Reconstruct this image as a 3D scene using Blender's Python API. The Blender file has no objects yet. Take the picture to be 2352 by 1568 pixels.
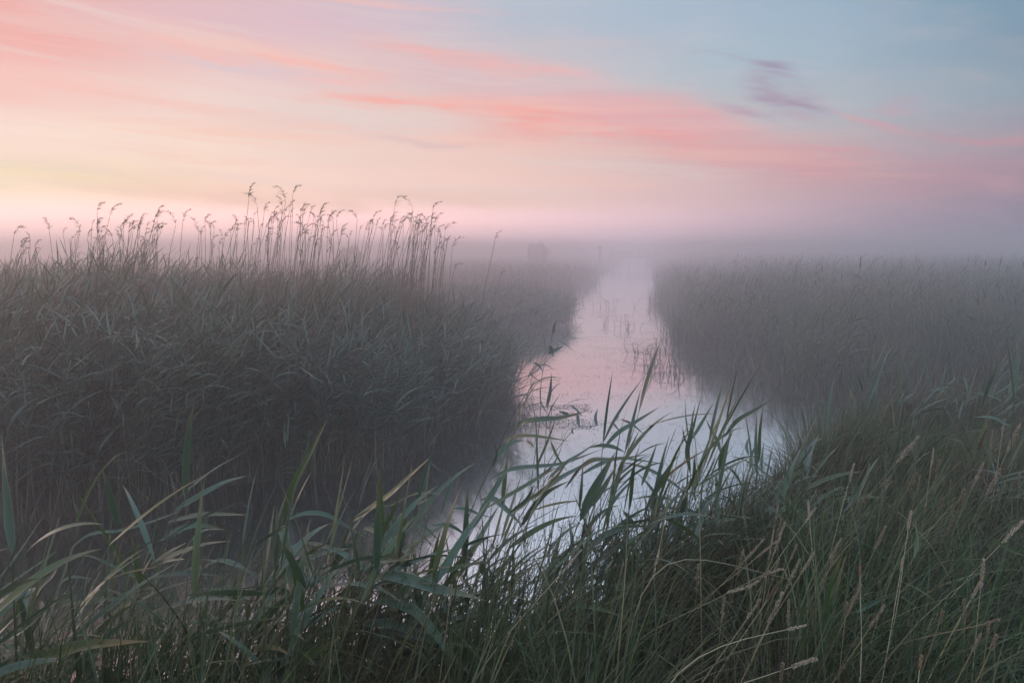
import bpy, math, random
import numpy as np
from mathutils import Vector
R = math.radians
rng = np.random.default_rng(7)
random.seed(7)
sc = bpy.context.scene
COL = sc.collection

# ------------------------------------------------------------------ camera
CAMH = 2.4
TILT = R(7.6)
FD = 1568.7            # focal length in units of a 2352 px wide picture
cam_d = bpy.data.cameras.new('camera'); cam = bpy.data.objects.new('camera', cam_d)
COL.objects.link(cam); sc.camera = cam
cam_d.sensor_width = 36; cam_d.lens = 36 * FD / 2352
cam_d.clip_start = 0.05; cam_d.clip_end = 3000
cam.location = (0, 0, CAMH); cam.rotation_euler = (R(90) - TILT, 0, 0)

sc.view_settings.view_transform = 'Standard'; sc.view_settings.look = 'None'
sc.view_settings.exposure = 0; sc.view_settings.gamma = 1
cy = sc.cycles
cy.max_bounces = 6; cy.diffuse_bounces = 2; cy.glossy_bounces = 3; cy.transmission_bounces = 3
cy.transparent_max_bounces = 6; cy.volume_bounces = 3
cy.use_denoising = True
cy.sample_clamp_indirect = 4
cy.caustics_reflective = False; cy.caustics_refractive = False

def lin(c):
    return tuple(((v/255)/12.92 if v/255 <= .04045 else ((v/255+.055)/1.055)**2.4) for v in c[:3])

# ------------------------------------------------------------------ sky
world = bpy.data.worlds.new('World'); sc.world = world; world.use_nodes = True
NT = world.node_tree; NT.nodes.clear()
class G:
    """tiny node-graph helper"""
    def __init__(s, nt): s.nt = nt
    def n(s, t, **k):
        nd = s.nt.nodes.new(t)
        for a, v in k.items(): setattr(nd, a, v)
        return nd
    def put(s, sock, v):
        if isinstance(v, bpy.types.NodeSocket): s.nt.links.new(v, sock)
        else: sock.default_value = v
    def m(s, op, a, b=None, c=None, clamp=False):
        nd = s.n('ShaderNodeMath', operation=op); nd.use_clamp = clamp
        s.put(nd.inputs[0], a)
        if b is not None: s.put(nd.inputs[1], b)
        if c is not None: s.put(nd.inputs[2], c)
        return nd.outputs[0]
    def mix(s, f, a, b, bt='MIX'):
        nd = s.n('ShaderNodeMix', data_type='RGBA', blend_type=bt)
        s.put(nd.inputs[0], f); s.put(nd.inputs[6], a); s.put(nd.inputs[7], b)
        return nd.outputs[2]
    def ss(s, x, a, b):
        nd = s.n('ShaderNodeMapRange', interpolation_type='SMOOTHSTEP')
        s.put(nd.inputs[0], x); nd.inputs[1].default_value = a; nd.inputs[2].default_value = b
        return nd.outputs[0]
    def ramp(s, f, stops, interp='LINEAR'):
        nd = s.n('ShaderNodeValToRGB'); s.put(nd.inputs[0], f); cr = nd.color_ramp; cr.interpolation = interp
        while len(cr.elements) < len(stops): cr.elements.new(0.5)
        for e, (p, c) in zip(cr.elements, stops): e.position = p; e.color = (*c, 1) if len(c) == 3 else c
        return nd.outputs[0]
    def noise(s, vec, scale, detail=4, rough=.55, dist=0):
        nd = s.n('ShaderNodeTexNoise'); s.put(nd.inputs['Vector'], vec)
        nd.inputs['Scale'].default_value = scale; nd.inputs['Detail'].default_value = detail
        nd.inputs['Roughness'].default_value = rough; nd.inputs['Distortion'].default_value = dist
        return nd.outputs[0]
    def comb(s, x, y, z=0.0):
        nd = s.n('ShaderNodeCombineXYZ')
        for i, v in enumerate((x, y, z)): s.put(nd.inputs[i], v)
        return nd.outputs[0]

def d2ae(px, py):
    """direction of a spot of the sky -> (azimuth, elevation) in degrees"""
    cx, cz = (px-1176)/FD, (784-py)/FD
    y = math.cos(TILT) + cz*math.sin(TILT); z = -math.sin(TILT) + cz*math.cos(TILT)
    return math.degrees(math.atan2(cx, y)), math.degrees(math.atan2(z, math.hypot(cx, y)))
# colour of the twilight sky (sRGB) seen along azimuths / elevations
SX = [0, 400, 800, 1200, 1600, 2000, 2352]
SY = [20, 110, 200, 300, 400, 480, 570]
SKYC = [
 [(238,172,166),(226,188,192),(216,190,200),(176,190,204),(166,186,204),(150,176,196),(108,142,164)],
 [(240,184,176),(236,196,192),(228,194,198),(184,196,208),(170,190,204),(158,180,196),(126,152,170)],
 [(246,200,188),(240,208,200),(232,204,198),(224,192,190),(176,194,202),(172,186,196),(140,160,174)],
 [(248,224,210),(250,228,214),(230,210,202),(232,198,188),(196,188,190),(182,182,186),(156,152,164)],
 [(255,233,188),(255,226,192),(250,212,194),(244,206,188),(226,190,182),(200,162,166),(156,130,144)],
 [(246,212,196),(250,210,190),(248,204,188),(238,198,186),(220,182,180),(186,152,164),(128,116,140)],
 [(226,192,190),(226,194,192),(224,190,192),(214,186,192),(196,172,184),(160,146,164),(106,106,130)]]
def sky_at(az, el):
    az2 = max(-44.0, min(44.0, az)); a, e = R(az2), R(el)
    x, y, z = math.sin(a)*math.cos(e), math.cos(a)*math.cos(e), math.sin(e)
    cyy = y*math.cos(TILT) - z*math.sin(TILT); cz = y*math.sin(TILT) + z*math.cos(TILT)
    px, py = 1176 + FD*x/cyy, 784 - FD*cz/cyy
    px = min(max(px, SX[0]), SX[-1]-1e-3); py = min(max(py, SY[0]), SY[-1]-1e-3)
    i = max(k for k in range(6) if SX[k] <= px); j = max(k for k in range(6) if SY[k] <= py)
    u, v = (px-SX[i])/(SX[i+1]-SX[i]), (py-SY[j])/(SY[j+1]-SY[j])
    c = [np.array(lin(SKYC[b][a_])) for b, a_ in ((j,i),(j,i+1),(j+1,i),(j+1,i+1))]
    return (c[0]*(1-u)+c[1]*u)*(1-v) + (c[2]*(1-u)+c[3]*u)*v
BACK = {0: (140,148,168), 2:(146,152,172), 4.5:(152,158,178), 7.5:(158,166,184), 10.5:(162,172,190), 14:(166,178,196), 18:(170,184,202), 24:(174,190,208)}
BACK = {k: (min(255, 1.22*v[0]), min(255, 1.36*v[1]), min(255, 1.50*v[2])) for k, v in BACK.items()}  # sky behind the camera, out of view, brightened and blued to light leaves
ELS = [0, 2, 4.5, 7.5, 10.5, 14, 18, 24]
AZS = [-44,-38,-31,-24,-16,-8,0,8,16,24,31,38,44]
g = G(NT)
tc = g.n('ShaderNodeTexCoord'); sep = g.n('ShaderNodeSeparateXYZ'); NT.links.new(tc.outputs['Generated'], sep.inputs[0])
X, Y, Z = sep.outputs
EL = g.m('MULTIPLY', g.m('ARCSINE', Z), 57.29578)
AZ = g.m('MULTIPLY', g.m('ARCTAN2', X, Y), 57.29578)
azr = g.m('MULTIPLY_ADD', AZ, 1/360, .5)
col = None
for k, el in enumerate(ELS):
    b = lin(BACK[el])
    GL = {0: np.array([4.2, 3.7, 3.95]), 2: np.array([2.45, 2.2, 2.3]), 4.5: 1.25, 7.5: 1.08, 10.5: 1.04, 24: 1.5}.get(el, 1.0)      # added gain: low sky lifted to light the mist, top row to brighten water
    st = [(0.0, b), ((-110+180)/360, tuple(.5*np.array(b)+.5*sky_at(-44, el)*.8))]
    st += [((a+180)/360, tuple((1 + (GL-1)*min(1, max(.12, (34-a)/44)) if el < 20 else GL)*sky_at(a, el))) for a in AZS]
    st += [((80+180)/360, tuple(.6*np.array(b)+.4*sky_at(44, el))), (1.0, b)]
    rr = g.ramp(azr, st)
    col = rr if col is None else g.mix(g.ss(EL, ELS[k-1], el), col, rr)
ZEN = tuple(1.7*v for v in lin((176,196,222)))  # unseen overhead sky, brightened to light the leaves and near water
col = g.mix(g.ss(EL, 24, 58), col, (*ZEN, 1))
# warp coordinates for wispy clouds
cvec = g.comb(g.m('MULTIPLY', AZ, .05), g.m('MULTIPLY_ADD', AZ, .035, g.m('MULTIPLY', EL, .24)))
n1 = g.noise(cvec, 1.0, 6, .55, .4)
n2 = g.noise(g.comb(g.m('MULTIPLY', AZ, .16), g.m('MULTIPLY_ADD', AZ, .10, g.m('MULTIPLY', EL, .8))), 1.0, 6, .6, .3)
ELW = g.m('ADD', EL, g.m('MULTIPLY_ADD', n1, 5.0, -2.5))
ELW = g.m('ADD', ELW, g.m('MULTIPLY_ADD', n2, 1.2, -.6))
def streak(c, p0, p1, w, soft, colr, op, grain=.5, bow=0.0):
    (a0, e0), (a1, e1) = d2ae(*p0), d2ae(*p1)
    wd = w/FD*57.3
    slope = (e1-e0)/(a1-a0)
    line = g.m('MULTIPLY_ADD', AZ, slope, e0 - slope*a0)
    d = g.m('DIVIDE', g.m('SUBTRACT', ELW, line), wd)
    body = g.m('EXPONENT', g.m('MULTIPLY', g.m('MULTIPLY', d, d), -1.0))
    win = g.m('MULTIPLY', g.ss(AZ, a0-soft, a0+soft), g.m('SUBTRACT', 1.0, g.ss(AZ, a1-soft, a1+soft)))
    f = g.m('MULTIPLY', g.m('MULTIPLY', body, win), op)
    tex = g.m('MULTIPLY_ADD', g.ss(n2, .35, .65), grain, 1-grain)
    f = g.m('MULTIPLY', f, tex, clamp=True)
    return g.mix(f, c, (*lin(colr), 1))
for a in [
 ((-200,20),(230,110),44,4,(248,164,152),.6,.5),
 ((-200,190),(340,215),26,4,(252,192,178),.5,.5),
 ((200,20),(900,60),26,6,(214,186,204),.4,.4),
 ((330,60),(860,170),20,4,(255,184,168),.85,.5),
 ((420,130),(720,165),12,4,(216,204,212),.7,.3),
 ((880,105),(1330,172),16,4,(246,172,166),.8,.5),
 ((900,150),(1500,260),34,5,(226,184,188),.6,.4),
 ((560,275),(1080,290),22,4,(232,214,206),.7,.4),
 ((720,222),(1330,252),13,4,(255,168,152),.85,.5),
 ((860,318),(1130,328),10,3,(222,190,188),.7,.3),
 ((1100,262),(1650,310),44,5,(252,156,142),1.0,.5),
 ((1300,230),(1700,300),36,4,(232,166,172),.7,.4),
 ((1450,330),(2000,385),40,5,(232,160,158),.8,.45),
 ((1750,380),(2600,400),46,5,(206,146,154),.55,.6),
 ((1850,338),(2010,342),9,2,(226,150,156),.8,.4),
 ((1940,240),(2090,290),8,2,(220,156,164),.8,.4),
 ((2010,225),(2090,228),7,2,(206,158,172),.7,.4),
 ((2130,300),(2600,300),12,3,(214,146,152),.8,.5),
 ((1590,122),(1740,150),7,2,(166,168,186),.7,.5),
 ((1735,150),(1810,156),12,1.2,(144,140,166),1.0,.8),
 ((1730,178),(1830,188),8,1.4,(160,154,176),.7,.5),
 ((1720,208),(1900,235),16,1.5,(160,140,164),1.0,.85),
 ((1660,248),(1780,272),10,1.6,(180,152,170),.9,.5),
 ((1780,252),(1880,262),9,1.4,(184,156,172),.8,.5),
 ((-300,340),(560,420),24,6,(254,214,184),.7,.4),
 ((-300,378),(330,400),34,6,(255,238,190),1.0,.2),
 ((-300,430),(270,440),9,4,(255,240,206),.85,.3),
 ((-300,290),(420,350),22,5,(255,228,210),.6,.4),
 ((300,440),(1300,460),16,8,(255,214,184),.6,.3),
]: col = streak(col, *a)
n3 = g.noise(g.comb(g.m('MULTIPLY', AZ, .035), g.m('MULTIPLY_ADD', AZ, .030, g.m('MULTIPLY', EL, .55)), 3.7), 1.0, 5, .6, .6)
warm = g.m('MULTIPLY', g.m('MULTIPLY', g.ss(EL, 2.5, 6), g.m('SUBTRACT', 1.0, g.ss(g.m('MULTIPLY_ADD', AZ, .35, EL), 9, 20))), .55)
col = g.mix(g.m('MULTIPLY', g.ss(n3, .50, .68), warm), col, (*lin((255, 204, 182)), 1))
col = g.mix(g.m('MULTIPLY', g.m('SUBTRACT', 1.0, g.ss(n3, .34, .48)), g.m('MULTIPLY', warm, .7)), col, (*lin((236, 222, 212)), 1))
pinkf = g.m('MULTIPLY', g.m('SUBTRACT', 1.0, g.ss(g.m('MULTIPLY_ADD', AZ, .35, EL), 10, 22)), g.ss(EL, 8, 12))
col = g.mix(g.m('MULTIPLY', g.ss(n3, .48, .66), g.m('MULTIPLY', pinkf, .5)), col, (*lin((246, 184, 176)), 1))
# faint cirrus grain everywhere, a little Nishita twilight added to the upper sky
col = g.mix(g.m('MULTIPLY', g.ss(n2, .45, .75), .10), col, (*lin((250,205,200)), 1))
nish = g.n('ShaderNodeTexSky', sky_type='NISHITA'); nish.sun_disc = False
SUN_EL, SUN_AZ = 2.0, -66.0
nish.sun_elevation = R(SUN_EL); nish.sun_rotation = R(SUN_AZ)
nadd = g.mix(g.m('MULTIPLY', g.ss(EL, 20, 60), .05), (0,0,0,1), nish.outputs[0])
col = g.mix(1.0, col, nadd, 'ADD')
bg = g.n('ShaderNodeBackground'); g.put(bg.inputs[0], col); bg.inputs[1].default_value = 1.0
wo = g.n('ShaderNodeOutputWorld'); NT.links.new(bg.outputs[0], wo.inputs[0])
world.cycles.sampling_method = 'MANUAL'; world.cycles.sample_map_resolution = 512

# ------------------------------------------------------------------ sun (low, veiled, from the left)
sd = bpy.data.lights.new('sun', 'SUN'); sd.energy = 0.5; sd.angle = R(14); sd.color = (1, .74, .62)
so = bpy.data.objects.new('sun', sd); COL.objects.link(so)
sdir = Vector((math.sin(R(SUN_AZ))*math.cos(R(SUN_EL+5)), math.cos(R(SUN_AZ))*math.cos(R(SUN_EL+5)), math.sin(R(SUN_EL+5))))
so.rotation_euler = (-sdir).to_track_quat('-Z', 'Y').to_euler()

# ------------------------------------------------------------------ helpers
def tag(o, label=None, cat=None, group=None, kind=None):
    if label: o['label'] = label
    if cat: o['category'] = cat
    if group: o['group'] = group
    if kind: o['kind'] = kind
    return o
def empty(name, loc, label, cat, group=None):
    o = bpy.data.objects.new(name, None); COL.objects.link(o); o.location = loc; o.empty_display_size = .05
    return tag(o, label, cat, group, 'thing')
class MB:
    def __init__(s): s.v = []; s.f = []; s.uv = []; s.n = 0
    def add(s, v, f, uv=None):
        v = np.asarray(v, np.float32).reshape(-1, 3); f = np.asarray(f, np.int64).reshape(-1, 4)
        s.v.append(v); s.f.append(f + s.n); s.n += len(v)
        s.uv.append(np.zeros((len(v), 2), np.float32) if uv is None else np.asarray(uv, np.float32).reshape(-1, 2))
    def build(s, name, mat, parent=None, origin=(0, 0, 0)):
        v = np.concatenate(s.v) - np.array(origin, np.float32); f = np.concatenate(s.f); uv = np.concatenate(s.uv)
        if not np.isfinite(v).all(): print('NANMESH', name, (~np.isfinite(v)).sum(), parent and parent.get('label')); v = np.nan_to_num(v)
        me = bpy.data.meshes.new(name)
        me.vertices.add(len(v)); me.vertices.foreach_set('co', v.astype(np.float32).ravel())
        me.loops.add(f.size); me.loops.foreach_set('vertex_index', f.ravel().astype(np.int32))
        me.polygons.add(len(f)); me.polygons.foreach_set('loop_start', np.arange(0, f.size, 4, dtype=np.int32))
        me.update(calc_edges=True)
        ul = me.uv_layers.new(name='UVMap'); ul.data.foreach_set('uv', uv[f.ravel()].ravel())
        me.polygons.foreach_set('use_smooth', np.ones(len(f), bool))
        me.materials.append(mat)
        o = bpy.data.objects.new(name, me); COL.objects.link(o)
        if parent: o.parent = parent
        else: o.location = origin
        return o

def prof_leaf(t): return np.clip(np.minimum(1, (t/.28)**.6*.95+.12) * (1-np.clip((t-.3)/.7, 0, 1)**1.7), .02, 1)
def prof_grass(t): return np.clip((1-t**2.2), .03, 1)
def prof_flat(t): return np.clip(1-.5*t, .1, 1)

def blades(mb, P, az, tilt, bend, L, W, nseg=5, prof=prof_leaf, curl=None, fold=0.0, roll=None, twist=None, bp=1.5, azlean=None):
    """many ribbons at once: base P, heading az, angle from vertical tilt, bending over by bend"""
    n = len(P)
    if n == 0: return
    f1 = lambda a: np.broadcast_to(np.asarray(a, float), (n,))[:, None]
    az, tilt, bend, L, W = map(f1, (az, tilt, bend, L, W))
    roll = f1(0 if roll is None else roll); twist = f1(0 if twist is None else twist); curl = f1(0 if curl is None else curl)
    t = np.linspace(0, 1, nseg+1)[None, :]
    th = tilt + bend*t**bp; a = az + curl*t
    d = np.stack([np.sin(th)*np.cos(a), np.sin(th)*np.sin(a), np.cos(th)], -1)
    C = np.zeros((n, nseg+1, 3)); C[:, 1:] = np.cumsum((d[:, :-1]+d[:, 1:])/2*(L/nseg)[..., None], 1); C += P[:, None, :]
    s0 = np.stack([-np.sin(a), np.cos(a), np.zeros_like(a)], -1)
    nn = np.cross(d, s0); ra = roll + twist*t
    s = s0*np.cos(ra)[..., None] + nn*np.sin(ra)[..., None]; nn = np.cross(d, s)
    w = (W*prof(t))[..., None]*.5
    if fold:
        V = np.stack([C - s*w, C - nn*w*fold, C + s*w], 2); k = 3
    else:
        V = np.stack([C - s*w, C + s*w], 2); k = 2
    V = V.reshape(-1, 3)
    u = np.linspace(0, 1, k)
    UV = np.stack(np.broadcast_arrays(u[None, None, :], t[..., None] + np.zeros((n, 1, 1))), -1).reshape(-1, 2)
    base = (np.arange(n)*(nseg+1)*k)[:, None, None] + (np.arange(nseg)*k)[None, :, None] + np.arange(k-1)[None, None, :]
    F = np.stack([base, base+1, base+1+k, base+k], -1).reshape(-1, 4)
    mb.add(V, F, UV)
    return C

def stems(mb, P, az, tilt, bend, L, r, nseg=5, bp=1.5):
    """many thin three-sided tapering culms; returns their centre lines"""
    n = len(P); f1 = lambda a: np.broadcast_to(np.asarray(a, float), (n,))[:, None]
    az, tilt, bend, L, r = map(f1, (az, tilt, bend, L, r))
    t = np.linspace(0, 1, nseg+1)[None, :]; th = tilt + bend*t**bp
    d = np.stack([np.sin(th)*np.cos(az), np.sin(th)*np.sin(az), np.cos(th)], -1)
    C = np.zeros((n, nseg+1, 3)); C[:, 1:] = np.cumsum((d[:, :-1]+d[:, 1:])/2*(L/nseg)[..., None], 1); C += P[:, None, :]
    s = np.stack([-np.sin(az), np.cos(az), np.zeros_like(az)], -1) + np.zeros_like(d); nn = np.cross(d, s)
    w = (r*(1-.6*t))[..., None]; V = np.stack([C + (s*math.cos(q)+nn*math.sin(q))*w for q in (0, 2.094, 4.189)], 2).reshape(-1, 3)
    base = (np.arange(n)*(nseg+1)*3)[:, None, None] + (np.arange(nseg)*3)[None, :, None]
    q = np.arange(3)[None, None, :]; q2 = (q+1) % 3
    mb.add(V, np.stack([base+q, base+q2, base+3+q2, base+3+q], -1).reshape(-1, 4))
    return C

def smooth_path(pts, n=14):
    pts = np.asarray(pts, float)
    if len(pts) == 2: return pts[0] + (pts[1]-pts[0])*np.linspace(0, 1, n)[:, None]
    ch = np.concatenate([[0], np.cumsum(np.linalg.norm(np.diff(pts, axis=0), axis=1))]); ch /= ch[-1]
    m = np.gradient(pts, ch, axis=0) if len(pts) > 2 else None
    out = []
    for t in np.linspace(0, 1, n):
        i = min(np.searchsorted(ch, t, side='right')-1, len(pts)-2); h = ch[i+1]-ch[i]; u = (t-ch[i])/h
        out.append((2*u**3-3*u**2+1)*pts[i] + (u**3-2*u**2+u)*h*m[i] + (-2*u**3+3*u**2)*pts[i+1] + (u**3-u**2)*h*m[i+1])
    return np.array(out)
def tube(mb, pts, r0, r1, sides=6, n=14):
    C = smooth_path(pts, n); T = np.gradient(C, axis=0); T /= np.linalg.norm(T, axis=1)[:, None]+1e-9
    ref = np.array([.3, 1, .1]); s = np.cross(T, ref); s /= np.linalg.norm(s, axis=1)[:, None]; b = np.cross(T, s)
    rr = np.linspace(r0, r1, len(C))[:, None]
    V = np.stack([C + (s*math.cos(q)+b*math.sin(q))*rr for q in np.linspace(0, 2*math.pi, sides, endpoint=False)], 1).reshape(-1, 3)
    F = [[i*sides+j, i*sides+(j+1) % sides, (i+1)*sides+(j+1) % sides, (i+1)*sides+j] for i in range(len(C)-1) for j in range(sides)]
    mb.add(V, F)
    return C
def ribbon(mb, pts, w, prof=prof_leaf, face=(0, -.75, .65), fold=.25, n=16, twist=0.0):
    """one leaf along a path; face = where its upper side looks"""
    C = smooth_path(pts, n); T = np.gradient(C, axis=0); T /= np.linalg.norm(T, axis=1)[:, None]+1e-9
    t = np.linspace(0, 1, n); fc = np.asarray(face, float)
    s = np.cross(T, fc); s /= np.linalg.norm(s, axis=1)[:, None]+1e-6; b = np.cross(s, T)
    ra = (twist*t)[:, None]; s, b = s*np.cos(ra)+b*np.sin(ra), b*np.cos(ra)-s*np.sin(ra)
    ww = (w*prof(t)*.5)[:, None]
    us = (-1, -.5, 0, .5, 1)
    V = np.stack([C + s*ww*u - b*ww*fold*(1-abs(u))**1.0 for u in us], 1).reshape(-1, 3)
    UV = np.array([[(u+1)/2, tt] for tt in t for u in us])
    F = [[i*5+j, i*5+j+1, (i+1)*5+j+1, (i+1)*5+j] for i in range(n-1) for j in range(4)]
    mb.add(V, F, UV)

# ------------------------------------------------------------------ materials
def mat(name): 
    m = bpy.data.materials.new(name); m.use_nodes = True; nt = m.node_tree; nt.nodes.clear()
    return m, G(nt)
def foliage(name, cols, rough=.5, spec=.5, trans=.25, tip=None, base=None, edge=None, patch=None, wet=None):
    m, g = mat(name); geo = g.n('ShaderNodeNewGeometry'); rnd = geo.outputs['Random Per Island']
    c = g.ramp(rnd, [(i/max(1, len(cols)-1), k) for i, k in enumerate(cols)])
    pos = geo.outputs['Position']
    if patch: c = g.mix(g.m('MULTIPLY', g.ss(g.noise(pos, patch[1], 3), .42, .62), patch[2]), c, (*patch[0], 1))
    uv = g.n('ShaderNodeUVMap'); sp = g.n('ShaderNodeSeparateXYZ'); g.nt.links.new(uv.outputs[0], sp.inputs[0]); U, V = sp.outputs[0], sp.outputs[1]
    if tip: c = g.mix(g.m('MULTIPLY', g.ss(g.m('MULTIPLY_ADD', g.m('SUBTRACT', rnd, .5), .35, V), .62, .95), tip[1]), c, (*tip[0], 1))
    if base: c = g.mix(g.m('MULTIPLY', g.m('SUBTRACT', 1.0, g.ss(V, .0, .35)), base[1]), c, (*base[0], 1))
    if edge:
        e = g.ss(g.m('ABSOLUTE', g.m('SUBTRACT', U, .5)), .40, .49); c = g.mix(g.m('MULTIPLY', e, edge[1]), c, (*edge[0], 1))
        vein = g.m('SINE', g.m('MULTIPLY', U, 75.0)); c = g.mix(g.m('MULTIPLY_ADD', vein, .12, .12), c, (.10, .14, .11, 1))
        # dark mildew specks
        sn = g.noise(pos, 240, 2, .6); c = g.mix(g.m('MULTIPLY', g.ss(sn, .64, .72), .55), c, (.03, .03, .02, 1))
    bs = g.n('ShaderNodeBsdfPrincipled'); g.put(bs.inputs['Base Color'], c)
    rn = g.m('MULTIPLY_ADD', g.noise(pos, 30, 2), .3, rough-.15); g.put(bs.inputs['Roughness'], rn)
    bs.inputs['Specular IOR Level'].default_value = spec
    out = g.n('ShaderNodeOutputMaterial')
    if trans:
        tr = g.n('ShaderNodeBsdfTranslucent'); g.put(tr.inputs[0], g.mix(.5, c, (.10, .16, .04, 1)))
        mx = g.n('ShaderNodeMixShader'); mx.inputs[0].default_value = trans
        g.nt.links.new(bs.outputs[0], mx.inputs[1]); g.nt.links.new(tr.outputs[0], mx.inputs[2]); g.nt.links.new(mx.outputs[0], out.inputs[0])
    else: g.nt.links.new(bs.outputs[0], out.inputs[0])
    return m
M = {}
M['reed_bed'] = foliage('reed_bed_leaves', [(.020,.052,.044),(.044,.098,.084),(.080,.140,.112),(.030,.074,.068),(.15,.165,.11),(.026,.064,.056)], .38, .6, .2, tip=((.15,.14,.09),.35), patch=((.085,.095,.05),.6,.4))
M['reed_stem'] = foliage('reed_stems', [(.05,.055,.034),(.10,.085,.06),(.15,.12,.085),(.05,.06,.035),(.26,.21,.15)], .6, .3, 0)
M['dry_stem'] = foliage('dry_reed_stems', [(.22,.13,.10),(.26,.17,.13),(.17,.10,.08),(.28,.20,.15)], .65, .3, 0)
M['plume'] = foliage('reed_plume', [(.32,.20,.16),(.38,.25,.20),(.24,.15,.12)], .8, .2, .25)
M['sedge'] = foliage('sedge_field', [(.028,.040,.022),(.055,.062,.034),(.10,.095,.055),(.030,.048,.028),(.17,.15,.10),(.040,.055,.034)], .42, .6, .2, tip=((.20,.17,.11),.35), patch=((.035,.070,.036),.35,.7))
M['far_reed'] = foliage('far_reeds', [(.07,.065,.045),(.10,.085,.06),(.13,.105,.075),(.08,.075,.05)], .6, .3, .2, tip=((.16,.12,.09),.5), patch=((.12,.09,.07),.3,.5))
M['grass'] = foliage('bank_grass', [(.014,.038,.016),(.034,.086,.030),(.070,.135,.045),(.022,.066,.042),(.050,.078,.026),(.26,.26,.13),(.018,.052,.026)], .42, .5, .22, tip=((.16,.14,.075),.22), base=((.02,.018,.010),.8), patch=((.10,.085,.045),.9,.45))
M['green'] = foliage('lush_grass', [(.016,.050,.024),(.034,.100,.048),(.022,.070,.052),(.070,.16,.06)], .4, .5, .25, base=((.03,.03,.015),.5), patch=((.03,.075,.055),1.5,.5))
M['rush'] = foliage('rush_stems', [(.025,.030,.015),(.050,.050,.026),(.085,.070,.042),(.022,.028,.018),(.17,.14,.09)], .4, .7, .1, tip=((.17,.11,.06),.5))
M['rush_flower'] = foliage('rush_flowers', [(.05,.028,.02),(.075,.04,.028),(.035,.022,.018)], .8, .2, 0)
M['leaf'] = foliage('reed_leaf', [(.045,.095,.078),(.065,.130,.110),(.040,.085,.052),(.095,.170,.150)], .34, .7, .2, edge=((.26,.33,.27),.6), tip=((.24,.18,.10),.7), patch=((.055,.11,.05),9,.5))
M['leaf_green'] = foliage('sedge_leaf', [(.034,.075,.018),(.060,.105,.024),(.032,.068,.026)], .34, .8, .3, edge=((.22,.26,.12),.5), tip=((.22,.13,.05),.7))
M['leaf_rust'] = foliage('rusty_leaf', [(.22,.10,.03),(.17,.085,.03)], .5, .5, .3, edge=((.28,.2,.12),.5))
M['hero_stem'] = foliage('green_reed_stem', [(.07,.10,.055),(.06,.085,.05),(.09,.10,.06)], .45, .5, 0)
M['seed'] = foliage('seed_head', [(.46,.37,.29),(.55,.45,.36),(.36,.27,.21),(.50,.40,.33)], .8, .2, .3)
M['seed_brown'] = foliage('brown_seed_head', [(.24,.15,.10),(.30,.19,.13),(.20,.12,.08)], .8, .2, .25)
M['straw'] = foliage('straw_stalk', [(.28,.25,.14),(.32,.27,.17),(.20,.20,.10)], .5, .4, 0)
M['litter'] = foliage('dead_litter', [(.04,.028,.018),(.07,.05,.03),(.025,.018,.012),(.12,.09,.06)], .7, .3, .1)
M['weed'] = foliage('floating_weed', [(.05,.05,.035),(.08,.07,.05),(.035,.04,.03)], .6, .4, 0)
M['duck'] = foliage('duckweed', [(.30,.36,.28),(.42,.46,.40),(.22,.28,.20),(.55,.58,.54)], .35, .6, 0)
M['web'] = foliage('spider_silk', [(.55,.50,.48),(.65,.6,.58)], .3, .8, .4)
M['wood'] = foliage('weathered_wood', [(.12,.10,.085),(.16,.13,.11)], .8, .2, 0)
M['bush'] = foliage('bush_leaves', [(.04,.05,.03),(.06,.065,.04),(.035,.045,.03)], .6, .3, .1)
M['bark'] = foliage('bark', [(.08,.065,.05)], .9, .2, 0)

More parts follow.
